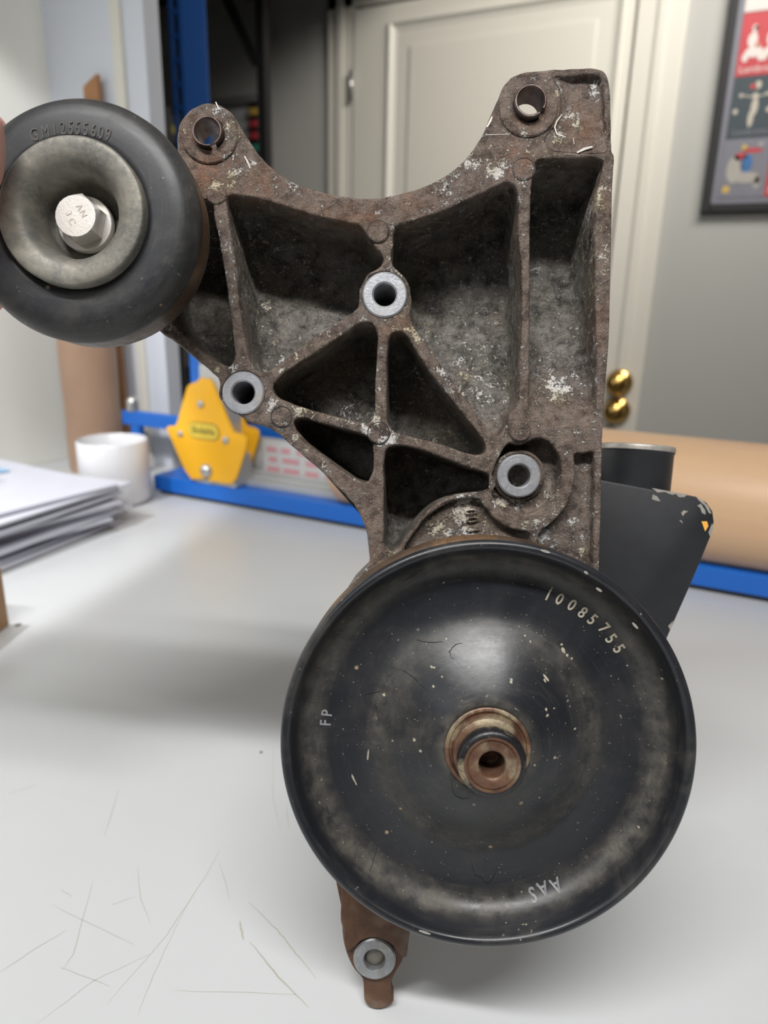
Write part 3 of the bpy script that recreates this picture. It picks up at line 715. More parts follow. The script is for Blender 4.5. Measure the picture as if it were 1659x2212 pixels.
def prof_z(r):
    r /= k
    pr = [p for p in prof[23:41]]
    for (r0, z0), (r1, z1) in zip(pr, pr[1:]):
        if r1 <= r <= r0: return z0 + (z1 - z0) * (r - r0) / (r1 - r0)
    return ZA
def radial_text(name, items, size, mat, z, par, cen, ex=.00025, kx=.85, rot=None):
    bm = bmesh.new()
    for ch, (a, b) in items:
        p = P(a, b, cen.z + z) - cen
        an = math.atan2(p.y, p.x) - PI / 2 if rot is None else rot
        text_bm(bm, ch, size, Matrix.Translation((p.x, p.y, 0)) @ Matrix.Rotation(an, 4, 'Z') @ Matrix.Diagonal((kx, 1, 1, 1)), ex, bold=.018)
    for v in bm.verts: v.co.z += prof_z(math.hypot(v.co.x, v.co.y))
    return ap(name, bm, mat, par)
radial_text('stamped_number', list(zip('10085755', ((1184, 1286), (1208.5, 1295), (1235, 1308), (1258, 1324), (1279, 1339), (1304, 1357), (1319, 1380), (1336, 1402)))), .0066, M['stamp'], ZA, pul, pc)
radial_text('stamped_number', [('S', (1191, 1273))], .0024, M['stamp'], ZA, pul, pc)
radial_text('stamped_letters', list(zip('AAS', ((1199.6, 1908), (1172, 1916), (1149, 1927)))), .0070, M['stamp_grey'], ZA + .0002, pul, pc)
radial_text('stamped_letters', list(zip('FP', ((704, 1562), (707, 1541)))), .0062, M['stamp_grey'], ZA + .0002, pul, pc)
# hair cracks, nicks and flaked spots of the paint
def on_pulley(a, b):
    z = ZA
    for _ in range(6):
        p = P(a, b, pc.z + z) - pc; z = prof_z(math.hypot(p.x, p.y))
    return Vector((p.x, p.y, z))
bm = bmesh.new()
for pts in (((1000, 1390), (985, 1392), (970, 1408), (975, 1420), (985, 1424)), ((900, 1382), (925, 1388), (965, 1385)), ((865, 1445), (890, 1460), (925, 1495), (940, 1530)), ((1018, 1860), (1025, 1890), (1040, 1895), (1048, 1908), (1060, 1905), (1078, 1870)),
            ((812, 1840), (800, 1880), (788, 1922)), ((975, 1690), (982, 1718), (1000, 1726), (1020, 1722)), ((870, 1255), (890, 1245), (905, 1232), (925, 1225)), ((705, 1740), (712, 1765)), ((790, 1500), (830, 1492))):
    q = []
    for a, b in zip(pts, pts[1:]):
        for t in range(5): q.append(on_pulley(a[0] + (b[0] - a[0]) * t / 5 + random.uniform(-1, 1), a[1] + (b[1] - a[1]) * t / 5 + random.uniform(-1, 1)) + Vector((0, 0, .00012)))
    strip(bm, q, .00035, Vector((0, 0, 1)))
o = ap('paint_crack', bm, M['crack'], pul); o['kind'] = 'stuff'
bm = bmesh.new()
def fleck(bm, p, r, up=.00015, el=1.0, an0=0.0):
    m = random.randint(6, 9); vs = []
    for i in range(m):
        an = 2 * PI * i / m; r2 = r * random.uniform(.6, 1.15)
        x = r2 * el * math.cos(an); y = r2 * math.sin(an)
        vs.append((p.x + x * math.cos(an0) - y * math.sin(an0), p.y + x * math.sin(an0) + y * math.cos(an0)))
    bm.faces.new([bm.verts.new((x, y, prof_z(math.hypot(x, y)) + up)) for x, y in vs])
for a, b, r, el, an in ((1217, 1405, .0009, 1.6, -1), (1225, 1415, .0007, 1, 0), (1213, 1392, .0006, 1, 0), (1235, 1422, .0005, 1, 0), (1104, 1473, .0007, 1, 0), (1105, 1468, .0006, 1, 0), (1180, 1465, .0005, 4, -.95), (1177, 1470, .0004, 3, -.95),
                     (829, 1500, .0007, 1.3, .5), (1134, 1373, .0005, 1, 0), (964, 1380, .0005, 1, 0), (932, 1440, .0006, 1, 0), (936, 1483, .0006, 1, 0), (938, 1442, .0005, 1, 0), (955, 1462, .0004, 1, 0), (1180, 1532, .0007, 1, 0), (1182, 1545, .0006, 1, 0), (1197, 1530, .0004, 1, 0),
                     (895, 1598, .0008, 1, 0), (908, 1622, .0007, 1, 0), (1242, 1574, .0006, 1, 0), (1198, 1636, .0008, 1, 0), (795, 1632, .0005, 5, 1.5), (764, 1682, .0005, 4, -1.2), (768, 1690, .0004, 3, -1.2), (848, 1600, .0005, 1, 0), (1155, 1652, .0005, 1, 0), (1165, 1722, .0005, 1, 0),
                     (1458, 1700, .0008, 1, 0), (1383, 1792, .0005, 1, 0), (1430, 1466, .0005, 1, 0), (1340, 1545, .0003, 1, 0), (1320, 1460, .0003, 1, 0)):
    fleck(bm, on_pulley(a, b), r, .00015, el, an)
for _ in range(330):
    a = random.uniform(0, 2 * PI); r = RP * math.sqrt(random.uniform(.06, .82))
    fleck(bm, Vector((r * math.cos(a), r * math.sin(a), 0)), random.uniform(.00008, .00022))
o = ap('paint_fleck', bm, M['stamp'], pul); o['kind'] = 'stuff'
bm = bmesh.new()
for a, b, c_, d_ in ((1168, 1188, 1188, 1194), (1288, 1270, 1300, 1278), (1366, 1345, 1378, 1358), (905, 2010, 930, 2018), (1270, 1240, 1262, 1234)):
    strip(bm, [P(a + (c_ - a) * t / 4, b + (d_ - b) * t / 4, pc.z + .0007) - pc for t in range(5)], .0010, Vector((0, 0, 1)))
ap('rim_nick', bm, M['chip'], pul)['kind'] = 'stuff'

# pump body, reservoir can with its filler neck behind the casting
bm = bmesh.new(); lathe(bm, [(0, -.046), (.040, -.046), (.043, -.050), (.043, -.095), (.038, -.102), (0, -.102)], 64, Matrix.Translation((pc.x, pc.y + .01, 0)))
cyl(bm, (pc.x, pc.y, -.046), (pc.x, pc.y, ZP - .002), .0085, 24)
ap('pump_body', bm, M['black_can'])
ZR = -.047
rp = [tuple(P(x, y, ZR)[:2]) for x, y in ((1180, 1012), (1300, 1036), (1405, 1056), (1470, 1066), (1505, 1073), (1528, 1086), (1541, 1105), (1544, 1128), (1537, 1158), (1518, 1205), (1488, 1275), (1447, 1368), (1400, 1475), (1330, 1560), (1180, 1560))]
bm = bmesh.new(); poly_prism(bm, rp, ZR - .048, ZR, .0012)
can = ap('reservoir_can', bm, M['black_can']); autosmooth(can, 30)
bm = bmesh.new()
def flake(bm, pts, z, lift=.00012): bm.faces.new([bm.verts.new(P(x, y, z) + Vector((0, 0, lift))) for x, y in pts])
for pts in (((1408, 1054), (1440, 1060), (1485, 1068), (1478, 1074), (1466, 1074), (1460, 1067), (1452, 1069), (1436, 1063), (1420, 1064)), ((1410, 1068), (1419, 1072), (1427, 1083), (1418, 1082), (1408, 1078)), ((1477, 1102), (1487, 1105), (1480, 1108), (1475, 1115), (1471, 1108)),
            ((1467, 1124), (1472, 1124), (1475, 1131)), ((1506, 1092), (1514, 1088), (1524, 1104), (1524, 1112), (1516, 1108), (1513, 1098)), ((1504, 1074), (1518, 1081), (1530, 1094), (1537, 1110), (1531, 1108), (1522, 1092), (1508, 1080)),
            ((1538, 1130), (1541, 1140), (1534, 1160), (1530, 1150)), ((1443, 1352), (1455, 1340), (1448, 1362))):
    flake(bm, pts, ZR)
ap('paint_chip', bm, M['chip'], can)['kind'] = 'stuff'
bm = bmesh.new(); flake(bm, ((1515, 1126), (1527, 1126), (1530, 1136), (1523, 1148)), ZR, .0002); ap('primer_chip', bm, M['orange'], can)
nb = P(1362, 1110, -.070); nt = P(1377, 962, -.070)
ax = (nt - nb).normalized(); nr = PR(1377, 1000, 78, -.070)
T = Matrix.Translation(nt) @ ax.to_track_quat('Z', 'Y').to_matrix().to_4x4()
bm = bmesh.new(); L = (nt - nb).length
lathe(bm, [(nr * .97, -L), (nr * .97, -.0045), (nr, -.0030)], 64, T)
neck = ap('filler_neck', bm, M['black_can'])
bm = bmesh.new(); lathe(bm, [(nr, -.0030), (nr, -.0012), (nr * .985, -.0002), (nr * .95, 0), (nr * .93, -.001), (nr * .93, -.02), (0, -.02)], 64, T)
ap('neck_rim', bm, M['chip'], neck)

# foot tab at the bottom: rear tongue, front plate, steel eye
def tabpoly(pts, z): return [tuple(P(x, y, z)[:2]) for x, y in spline(pts, 3)]
ft = [(728, 1860), (738, 1960), (742, 2030), (752, 2065), (766, 2092), (783, 2112), (786, 2140), (788, 2160), (797, 2172), (818, 2177), (838, 2171), (850, 2160), (846, 2145), (846, 2118), (854, 2100), (868, 2075), (880, 2040), (888, 1990), (892, 1860)]
bm = bmesh.new(); poly_prism(bm, tabpoly(ft, -.003), -.010, -.002, .0008)
tabo = ap('foot_tab', bm, M['rust']); autosmooth(tabo, 35); tabo['label'] = 'rust-brown steel foot tab'
up_ = [(735, 1840), (738, 1930), (736, 1990), (742, 2010), (744, 2040), (750, 2054), (766, 2046), (782, 2032), (808, 2026), (835, 2034), (852, 2046), (864, 2062), (876, 2070), (882, 2040), (886, 2010), (889, 1960), (892, 1840)]
bm = bmesh.new(); poly_prism(bm, tabpoly(up_, .0015), -.004, .0015, .0006)
ap('cover_plate', bm, M['rust'], tabo)
c_ = P(809, 2073, .001); re = PR(809, 2073, 46, .001)
bm = bmesh.new()
lathe(bm, [(re * .48, -.010), (re * .48, .0005), (re * .53, .0012), (re * .93, .0012), (re, .0004), (re, -.004)], 64, Matrix.Translation((c_.x, c_.y, 0)))
autosmooth(ap('steel_eye', bm, worn_metal('grey_steel_eye', (0.26, 0.27, 0.28), (0.42, 0.43, 0.44), (0.22, 0.19, 0.14), (.3, .45), .7, 90)), 40)
bm = bmesh.new(); lathe(bm, [(0, -.0012), (re * .3, -.0012), (re * .49, -.0018), (re * .49, -.009)], 32, Matrix.Translation((c_.x, c_.y, 0)))
ap('eye_plug', bm, M['zinc'])
bm = bmesh.new(); box(bm, (P(760, 1700, 0).x, P(760, 1700, 0).y, -.03), (P(880, 1450, 0).x, P(880, 1450, 0).y, -.003), .003)
ap('foot_arm', bm, M['cast'])

# ------------------------------------------------------------------ hand at the left
def skin_body(name, chains, mat, parent=None):
    """chains: list of [(point, radius), ...]; the first point of a chain may repeat an earlier point"""
    vs = []; rs = []; es = []
    def idx(p, r):
        for i, q in enumerate(vs):
            if (q - p).length < 1e-6: return i
        vs.append(p); rs.append(r); return len(vs) - 1
    for ch in chains:
        pr = None
        for p, r in ch:
            i = idx(Vector(p), r)
            if pr is not None: es.append((pr, i))
            pr = i
    me = bpy.data.meshes.new(name); me.from_pydata(vs, es, [])
    o = bpy.data.objects.new(name, me); C.objects.link(o); me.materials.append(mat)
    if parent: o.parent = parent
    md = o.modifiers.new('skin', 'SKIN'); md.use_smooth_shade = True
    for i, sv in enumerate(me.skin_vertices[0].data):
        sv.radius = (rs[i], rs[i]); sv.use_root = (i == 0)
    ss = o.modifiers.new('sub', 'SUBSURF'); ss.levels = 2; ss.render_levels = 2
    return o
def H(px, py, z): return P(px, py, z)
Wr = H(-560, 640, .030); pal = H(-420, 560, .020); pal2 = H(-300, 500, .010)
chains = [
 [(H(-900, 800, .055), .034), (Wr, .026), (pal, .027), (pal2, .024)],
 [(pal, .027), (H(-330, 420, .062), .013), (H(-190, 330, .074), .0115), (H(-95, 305, .066), .0120), (H(-22, 330, .0620), .0140), (H(12, 338, .0600), .0135)],
 [(pal2, .024), (H(-230, 330, .012), .0098), (H(-120, 270, .012), .0092), (H(-50, 285, .026), .0105), (H(-8, 292, .030), .0110)],
 [(pal2, .024), (H(-190, 430, -.008), .0098), (H(-70, 420, -.006), .0090), (H(20, 450, .004), .0082), (H(60, 470, .008), .0072)],
 [(pal2, .024), (H(-200, 540, -.006), .0094), (H(-90, 550, -.004), .0088), (H(0, 560, .005), .0080), (H(40, 565, .008), .0070)],
 [(pal2, .024), (H(-230, 640, -.002), .0086), (H(-140, 640, .002), .0078), (H(-50, 628, .012), .0110), (H(-14, 634, .016), .0110)],
]
hand = skin_body('person', chains, M['skin'])
hand.matrix_world = A.matrix_world.copy()
tag(hand, 'bare hand gripping the left edge of the black idler pulley', 'person')

# ------------------------------------------------------------------ things on the bench
def local(o, base):
    for v in o.data.vertices: v.co -= Vector(base)
# mug
mb = on_z(256, 1101); mh = Vector((mb.x, mb.y, 0)).normalized(); mb = mb + mh * .0525
mtop = on_y(245, 940, mb.y).z - TABLE
bm = bmesh.new(); MR = .0525; MH = .098
lathe(bm, [(0, .0), (MR - .012, 0), (MR - .004, .002), (MR, .008), (MR, MH - .002), (MR - .002, MH), (MR - .004, MH - .002), (MR - .005, .010), (0, .008)], 64)
mug = mesh_obj('mug', bm, M['mug']); mug.location = mb + Vector((0, 0, .0002)); autosmooth(mug, 50)
tag(mug, 'plain white cylindrical mug behind the paper pile', 'mug')
# cardboard tube wrapped in film, wood strip beside it
tb = Vector((LX + .120, PY - .080, TABLE))
tr = empty('cardboard_tube', tb); tag(tr, 'brown cardboard tube in clear film standing behind the mug', 'tube')
bm = bmesh.new(); lathe(bm, [(.047, .0005), (.047, .50), (.043, .50), (.043, .0005)], 48, None, True); o = mesh_obj('tube_wall', bm, M['tube'], tr); autosmooth(o)
bm = bmesh.new()
lathe(bm, [(.0485 + .0008 * math.sin(q * 1.7), .004 + .49 * q / 12) for q in range(13)], 48); o = mesh_obj('film_wrap', bm, M['film'], tr)
bp = on_y(193, 190, PY - .02); bm = bmesh.new()
hz0, hz1 = on_y(178, 186, PY - .02).z, on_y(208, 158, PY - .02).z
x0, x1 = on_y(178, 200, PY - .02).x, on_y(209, 200, PY - .02).x
vs = [bm.verts.new((x, y, z)) for y in (-.004, .004) for x, z in ((x0 - bp.x, 0), (x1 - bp.x, 0), (x1 - bp.x, hz1 - TABLE), (x0 - bp.x, hz0 - TABLE))]
for f in ((0, 1, 2, 3), (4, 5, 6, 7), (0, 1, 5, 4), (1, 2, 6, 5), (2, 3, 7, 6), (3, 0, 4, 7)): bm.faces.new([vs[i] for i in f])
o = mesh_obj('wooden_strip', bm, M['lath']); o.location = (bp.x, PY - .0045 - .009, TABLE + .0003); tag(o, 'thin brown wooden strip with slanted top against the white board', 'wood strip')
# paper pile
def paper(cx_, cy_, z, rz, w_=.30, h_=.22, droop=0.0, curl=0.0, seed=0, th=.0016):
    bm = bmesh.new(); nx, ny = 14, 10; top = []; bot = []
    for j in range(ny + 1):
        for i in range(nx + 1):
            x = (i / nx - .5) * w_; y = (j / ny - .5) * h_
            zz = .0004 * noise.noise(Vector((x * 14, y * 14, seed))) + curl * (max(0, i / nx - .55) ** 2) - droop * max(0, .35 - j / ny) ** 2
            top.append(bm.verts.new((x, y, zz + th))); bot.append(bm.verts.new((x, y, zz)))
    g = lambda i, j: j * (nx + 1) + i
    for j in range(ny):
        for i in range(nx):
            q = (g(i, j), g(i + 1, j), g(i + 1, j + 1), g(i, j + 1))
            bm.faces.new([top[a] for a in q]); bm.faces.new([bot[a] for a in q[::-1]])
    for i in range(nx):
        bm.faces.new((bot[g(i, 0)], bot[g(i + 1, 0)], top[g(i + 1, 0)], top[g(i, 0)])); bm.faces.new((bot[g(i, ny)], top[g(i, ny)], top[g(i + 1, ny)], bot[g(i + 1, ny)]))
    for j in range(ny):
        bm.faces.new((bot[g(0, j)], top[g(0, j)], top[g(0, j + 1)], bot[g(0, j + 1)])); bm.faces.new((bot[g(nx, j)], bot[g(nx, j + 1)], top[g(nx, j + 1)], top[g(nx, j)]))
    o = mesh_obj('paper_sheets', bm, M['paper'], smooth=True); o.location = (cx_, cy_, z); o.rotation_euler = (0, 0, rz); autosmooth(o, 40)
    return o
z = TABLE + .0022
NPAP = 13
ORD = ['first', 'second', 'third', 'fourth', 'fifth', 'sixth', 'seventh', 'eighth', 'ninth', 'tenth', 'eleventh', 'twelfth', 'last']
for i in range(NPAP):
    o = paper(-.905 + random.uniform(-.012, .012), .585 + random.uniform(-.012, .012), z, random.uniform(-.14, .14), .31, .225, .0, .010 * i / NPAP, i, random.uniform(.0032, .0040))
    z += .0046 if i < NPAP - 1 else 0
    if i == NPAP - 1:
        tag(o, 'uppermost printed sheet of the loose paper pile, blue mark on it', 'paper', 'sheets in the paper pile')
        bm = bmesh.new()
        box(bm, (-.11, .05, .0054), (-.03, .075, .0057)); a_ = mesh_obj('blue_print', bm, M['print_blue'], o)
        bm = bmesh.new()
        for r in range(9): box(bm, (-.12, .035 - r * .012, .0052), (-.12 + random.uniform(.09, .2), .037 - r * .012, .0054))
        a_ = mesh_obj('print_lines', bm, M['print_grey'], o); a_['kind'] = 'stuff'
    else: tag(o, 'white paper bundle at the very bottom of the loose pile' if i == 0 else 'white paper bundle, %s from the top of the loose pile' % ORD[NPAP - 1 - i], 'paper', 'sheets in the paper pile')
# cardboard box at the left edge
c0 = on_z(20, 1350); c1 = on_z(0, 1366)
u = (c1 - c0); u.z = 0; u.normalize(); v = Vector((u.y, -u.x, 0))
if v.x > 0: v = -v
bh_ = on_y(6, 1226, c0.y).z - TABLE
bm = bmesh.new()
Tb = Matrix(((v.x, u.x, 0, c0.x), (v.y, u.y, 0, c0.y), (0, 0, 1, TABLE + .0003), (0, 0, 0, 1)))
cb = empty('cardboard_box', (0, 0, 0)); cb.matrix_world = Matrix.Translation((c0.x, c0.y, TABLE + .0003)) @ Matrix.Rotation(math.atan2(v.y, v.x), 4, 'Z')
sgn = 1 if (Matrix.Rotation(math.atan2(v.y, v.x), 3, 'Z') @ Vector((0, 1, 0))).dot(u) > 0 else -1
def cbx(name, lo, hi, mat):
    lo = (lo[0], lo[1] * sgn, lo[2]); hi = (hi[0], hi[1] * sgn, hi[2])
    mesh_obj(name, bx(lo, hi, .0006), mat, cb)
tag(cb, 'small brown cardboard box at the left picture edge', 'box')
cbx('box_body', (0, 0, 0), (.16, .11, bh_ - .0022), M['cardboard'])
cbx('lid_flap', (0, 0, bh_ - .002), (.16, .0545, bh_), M['cardboard']); cbx('lid_flap', (0, .0555, bh_ - .002), (.16, .11, bh_), M['cardboard'])

# ------------------------------------------------------------------ paper roll dispenser with cutter
RY = 0.845                                    # front face of the base rail
rail_h = on_y(700, 1087, RY).z - TABLE
X0 = on_y(333, 1050, RY).x; X1 = 1.35
dsp = empty('paper_dispenser', (X0, RY, TABLE)); tag(dsp, 'blue steel roll dispenser along the back of the bench', 'dispenser')
def dp(name, bm, mat, parent=None):
    o = mesh_obj(name, bm, mat, parent or dsp); local(o, (X0, RY, TABLE)); return o
bm = bmesh.new(); box(bm, (X0, RY, TABLE + .006), (X1, RY + .012, TABLE + rail_h), .002); box(bm, (X0, RY + .012, TABLE + rail_h - .006), (X1, RY + .075, TABLE + rail_h), .001)
box(bm, (X0, RY + .063, TABLE + .006), (X1, RY + .075, TABLE + rail_h), .001)
dp('base_rail', bm, M['blue'])
dp('rubber_foot', bx((X0 + .01, RY + .004, TABLE + .0002), (X1, RY + .07, TABLE + .006)), M['dark_metal'])
UY = 0.93
uz = on_y(345, 895, UY).z; uz0 = on_y(345, 925, UY).z
ux0 = on_y(266, 890, UY).x; ux1 = -0.42
dp('upper_rail', bx((ux0, UY - .004, uz0), (ux1, UY + .012, uz), .002), M['blue'])
sx0 = on_y(295, 940, UY).x
dp('upright', bx((sx0 - .010, UY - .003, TABLE + .0005), (sx0 + .010, UY + .011, uz0), .002), M['blue'])
for xx in (on_y(413, 800, UY).x, on_y(452, 800, UY).x):
    dp('upright', bx((xx, UY - .003, TABLE + .0005), (xx + .014 + (.02 if xx > -.85 else 0), UY + .011, on_y(413, 700, UY).z), .002), M['blue'])
bm = bmesh.new(); q = on_y(283, 880, UY); lathe(bm, [(0, .026), (.006, .025), (.010, .020), (.011, .012), (.011, 0)], 20, Matrix.Translation((q.x, UY + .004, uz)))
dp('acorn_nut', bm, M['steel'])
bm = bmesh.new(); q = on_y(440, 800, UY - .02); cyl(bm, (q.x, UY - .02, TABLE + .11), (q.x, UY - .02, q.z + .02), .006, 16); dp('guide_rod', bm, M['steel'])
# grey cutting rail with a printed label strip
gz1 = on_y(600, 948, .90).z; gz0 = on_y(600, 1015, .885).z
gx0 = on_y(520, 980, .90).x
dp('cutting_rail', bx((gx0 - .03, .895, TABLE + rail_h), (-.33, .905, gz1), .001), M['alu_rail'])
bm = bmesh.new()
for q in range(3): box(bm, (gx0 - .03, .868 + q * .009, TABLE + rail_h), (-.33, .875 + q * .009, TABLE + rail_h + .010 + q * .006), .001)
dp('rail_groove', bm, M['alu_rail'])
lab = dp('warning_label', bx((on_y(570, 980, .894).x, .8935, TABLE + .052), (-.36, .895, gz1 - .004)), plain('label_grey', (0.56, 0.58, 0.58), .4))
bm = bmesh.new(); lx0 = on_y(576, 980, .893).x
for r in range(4):
    x = lx0 + .004 * (r % 2)
    while x < -.385:
        wd = random.uniform(.012, .034)
        if r != 1 or random.random() > .2: box(bm, (x, .8928, gz1 - .020 - r * .0155), (x + wd, .8934, gz1 - .012 - r * .0155))
        x += wd + random.uniform(.006, .016)
o = dp('red_print', bm, M['pinkprint']); o['kind'] = 'stuff'
# yellow cutter unit
YY = 0.838
cut = empty('paper_cutter', (on_y(446, 1040, YY).x, YY, TABLE + rail_h)); tag(cut, 'yellow shield-shaped paper cutter riding on the blue base rail', 'paper cutter')
def cp(name, bm, mat, parent=None):
    o = mesh_obj(name, bm, mat, parent or cut); local(o, cut.location); return o
ypts = [(404, 834), (413, 828), (424, 824), (430, 817), (449, 818), (458, 826), (468, 850), (487, 895), (504, 934), (525, 940), (533, 950), (531, 966), (521, 1000), (510, 1035), (500, 1046), (480, 1045), (462, 1040), (452, 1041), (448, 1030), (440, 1034), (413, 1036), (400, 1018), (386, 988), (372, 955), (358, 925), (362, 921), (378, 920), (384, 905), (394, 868)]
def plate(y, th, pts, mat, name, dx=0, dz=0, bev=.0012):
    q = [on_y(a, b, y) for a, b in pts]
    bm = bmesh.new(); poly_prism(bm, [(p.x, p.z) for p in q], -th, 0, bev)
    bmesh.ops.transform(bm, matrix=Matrix.Translation((dx, y, dz)) @ Matrix.Rotation(PI / 2, 4, 'X'), verts=bm.verts)
    o = cp(name, bm, mat); autosmooth(o, 30); return o
plate(YY, .004, ypts, M['yellow'], 'front_plate')
plate(YY, .004, ypts, M['yellow'], 'rear_plate', -.012, .002).location = (0, .046, 0)
q = on_y(446, 1010, YY)
bm = bmesh.new(); box(bm, (q.x - .030, YY + .005, TABLE + rail_h + .0006), (q.x + .050, YY + .050, TABLE + rail_h + .05), .003); box(bm, (q.x - .010, YY + .005, q.z + .04), (q.x + .035, YY + .05, q.z + .155), .003)
cp('cutter_body', bm, M['alu_rail'])
for i, (a, b, r) in enumerate(((433, 873, .0056), (389, 937, .0050), (487, 951, .0056), (446, 1016, .0105))):
    p = on_y(a, b, YY - .001); bm = bmesh.new()
    lathe(bm, [(0, r * .9), (r * .5, r * .85), (r * .9, r * .45), (r, 0)] if r > .008 else [(0, r * .5), (r * .8, r * .5), (r, r * .3), (r, 0)], 24, Matrix.Translation((p.x, YY - .0002, p.z)) @ Matrix.Rotation(PI / 2, 4, 'X'))
    cp('bolt' if r < .008 else 'ball_stud', bm, M['steel'])
def oval(cx_, cy_, hw, hh, n=10):
    out = []
    for k in range(2 * n + 2):
        s = 1 if k <= n else -1; kk = k if k <= n else k - n - 1
        a = -PI / 2 + PI * kk / n if s > 0 else PI / 2 + PI * kk / n
        out.append((cx_ + s * (hw - hh) + hh * math.cos(a), cy_ + hh * math.sin(a)))
    return out
p = on_y(440, 931, YY)
bm = bmesh.new(); poly_prism(bm, oval(0, 0, .0300, .0125), 0, .0010); bmesh.ops.transform(bm, matrix=Matrix.Translation((p.x, YY - .0001, p.z)) @ Matrix.Rotation(PI / 2, 4, 'X'), verts=bm.verts); cp('badge_rim', bm, M['ink'])
bm = bmesh.new(); poly_prism(bm, oval(0, 0, .0290, .0115), 0, .0012); bmesh.ops.transform(bm, matrix=Matrix.Translation((p.x, YY - .0002, p.z)) @ Matrix.Rotation(PI / 2, 4, 'X'), verts=bm.verts); cp('badge', bm, M['label_y'])
bm = bmesh.new(); text_bm(bm, 'Ekdahls', .0150, Matrix.Translation((p.x, YY - .0016, p.z)) @ Matrix.Rotation(PI / 2, 4, 'X'), .0002); cp('badge_lettering', bm, M['ink'])
# the big kraft roll
def elev(px, py): d = ray(px, py); return math.atan2(d.z, d.y)
a1, a2 = elev(1500, 944), elev(1500, 1212)
cyy = RY + .050; am = (a1 + a2) / 2; dist = cyy / math.cos(am); RR = dist * math.sin((a1 - a2) / 2); czz = CAM.z + cyy * math.tan(am)
kx0 = on_y(726, 1060, cyy - RR * .6).x
print('roll', RR, czz - TABLE, 'rail_h', rail_h, 'kx0', kx0, 'mug', mtop, 'box', bh_)
roll = empty('kraft_paper_roll', (kx0, cyy, czz)); tag(roll, 'thick roll of brown kraft paper on the blue dispenser', 'paper roll')
bm = bmesh.new(); lathe(bm, [(.030, .002), (RR * .5, .0), (RR - .003, .0), (RR, .004), (RR, 1.696), (RR - .003, 1.70), (.030, 1.70)], 96, Matrix.Rotation(PI / 2, 4, 'Y')); o = mesh_obj('paper_winding', bm, M['kraft'], roll); autosmooth(o, 40)
bm = bmesh.new(); lathe(bm, [(.030, -.004), (.030, 1.704), (.026, 1.704), (.026, -.004)], 32, Matrix.Rotation(PI / 2, 4, 'Y'), True); mesh_obj('core', bm, M['cardboard'], roll)

# ------------------------------------------------------------------ rack upright and things in the dark bay at the left
BYR = 1.50
p0 = on_y(362, 0, BYR); p1 = on_y(388, 0, BYR); p2 = on_y(437, 0, BYR + .0)
post = empty('rack_upright', (p0.x, BYR, 0)); tag(post, 'blue slotted rack upright standing left of the door', 'rack upright')
wf = p1.x - p0.x; ww = (p2.x - p1.x) * .84
pit = .05; sl0 = on_y(374, 40, BYR).z
bm = bmesh.new()
# slotted face built of bars between the slots, and the plain flange turned back to the right
zz = []
zlo = sl0 % pit
box(bm, (0, 0, 0.002), (wf * .30, .003, 2.4)); box(bm, (wf * .72, 0, 0.002), (wf, .003, 2.4))
kz = 0
z = zlo
while z < 2.35:
    box(bm, (wf * .30, 0, z + .0095 + .0), (wf * .72, .003, min(2.4, z + pit - .0305)), 0)
    z += pit
box(bm, (wf * .30, 0, .002), (wf * .72, .003, zlo - .016 if zlo > .02 else .004))
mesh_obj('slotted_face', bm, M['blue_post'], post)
bm = bmesh.new()
vs = [bm.verts.new(c) for c in ((wf, 0, .002), (wf + ww, .020, .002), (wf + ww, .020, 2.4), (wf, 0, 2.4), (wf, .003, .002), (wf + ww, .023, .002), (wf + ww, .023, 2.4), (wf, .003, 2.4))]
for f in ((0, 1, 2, 3), (4, 5, 6, 7), (0, 1, 5, 4), (1, 2, 6, 5), (2, 3, 7, 6), (3, 0, 4, 7)): bm.faces.new([vs[i] for i in f])
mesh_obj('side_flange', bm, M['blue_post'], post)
bm = bmesh.new(); box(bm, (0.002, .02, .002), (wf * .95, .024, 2.4)); mesh_obj('rear_web', bm, M['dark_metal'], post)
# black rack frame with its brace
BK = 1.95
a = on_y(558, 0, BK); fr = empty('black_rack_frame', (a.x, BK, 0)); tag(fr, 'black steel rack frame with diagonal brace beside the blue upright', 'rack')
zt = 2.4; zbk = on_y(560, 195, BK).z
mesh_obj('post', bx((-.013, 0, .002), (.016, .03, zt), .002), M['dark_metal'], fr)
b1 = on_y(492, 0, BK) - Vector((a.x, BK, 0)); b2 = on_y(556, 140, BK) - Vector((a.x, BK, 0))
dirn = (b1 - b2); b1 = b1 + dirn * 1.5
bm = bmesh.new(); d = b1 - b2; s = Vector((-d.z, 0, d.x)).normalized() * .014
vs = [bm.verts.new(c + Vector((0, y, 0))) for y in (-.004, -.0005) for c in (b2 - s, b2 + s, b1 + s, b1 - s)]
for f in ((0, 1, 2, 3), (4, 5, 6, 7), (0, 1, 5, 4), (1, 2, 6, 5), (2, 3, 7, 6), (3, 0, 4, 7)): bm.faces.new([vs[i] for i in f])
mesh_obj('brace', bm, M['dark_metal'], fr)
ws = empty('shadow_shelf', (-1.5, 1.85, 2.15)); tag(ws, 'unseen shelf added above the bay to shade the back wall', 'shelf')  # added out of view, casts the slanting shadow on the back wall
mesh_obj('shadow_shelf_board', bx((-1.1, -.36, 0), (.60, .345, .03), .003), M['dark_metal'], ws)
for xx in (-.9, -.1): mesh_obj('shadow_shelf_bracket', bx((xx, -.30, -.03), (xx + .02, .349, -.0002)), M['dark_metal'], ws)
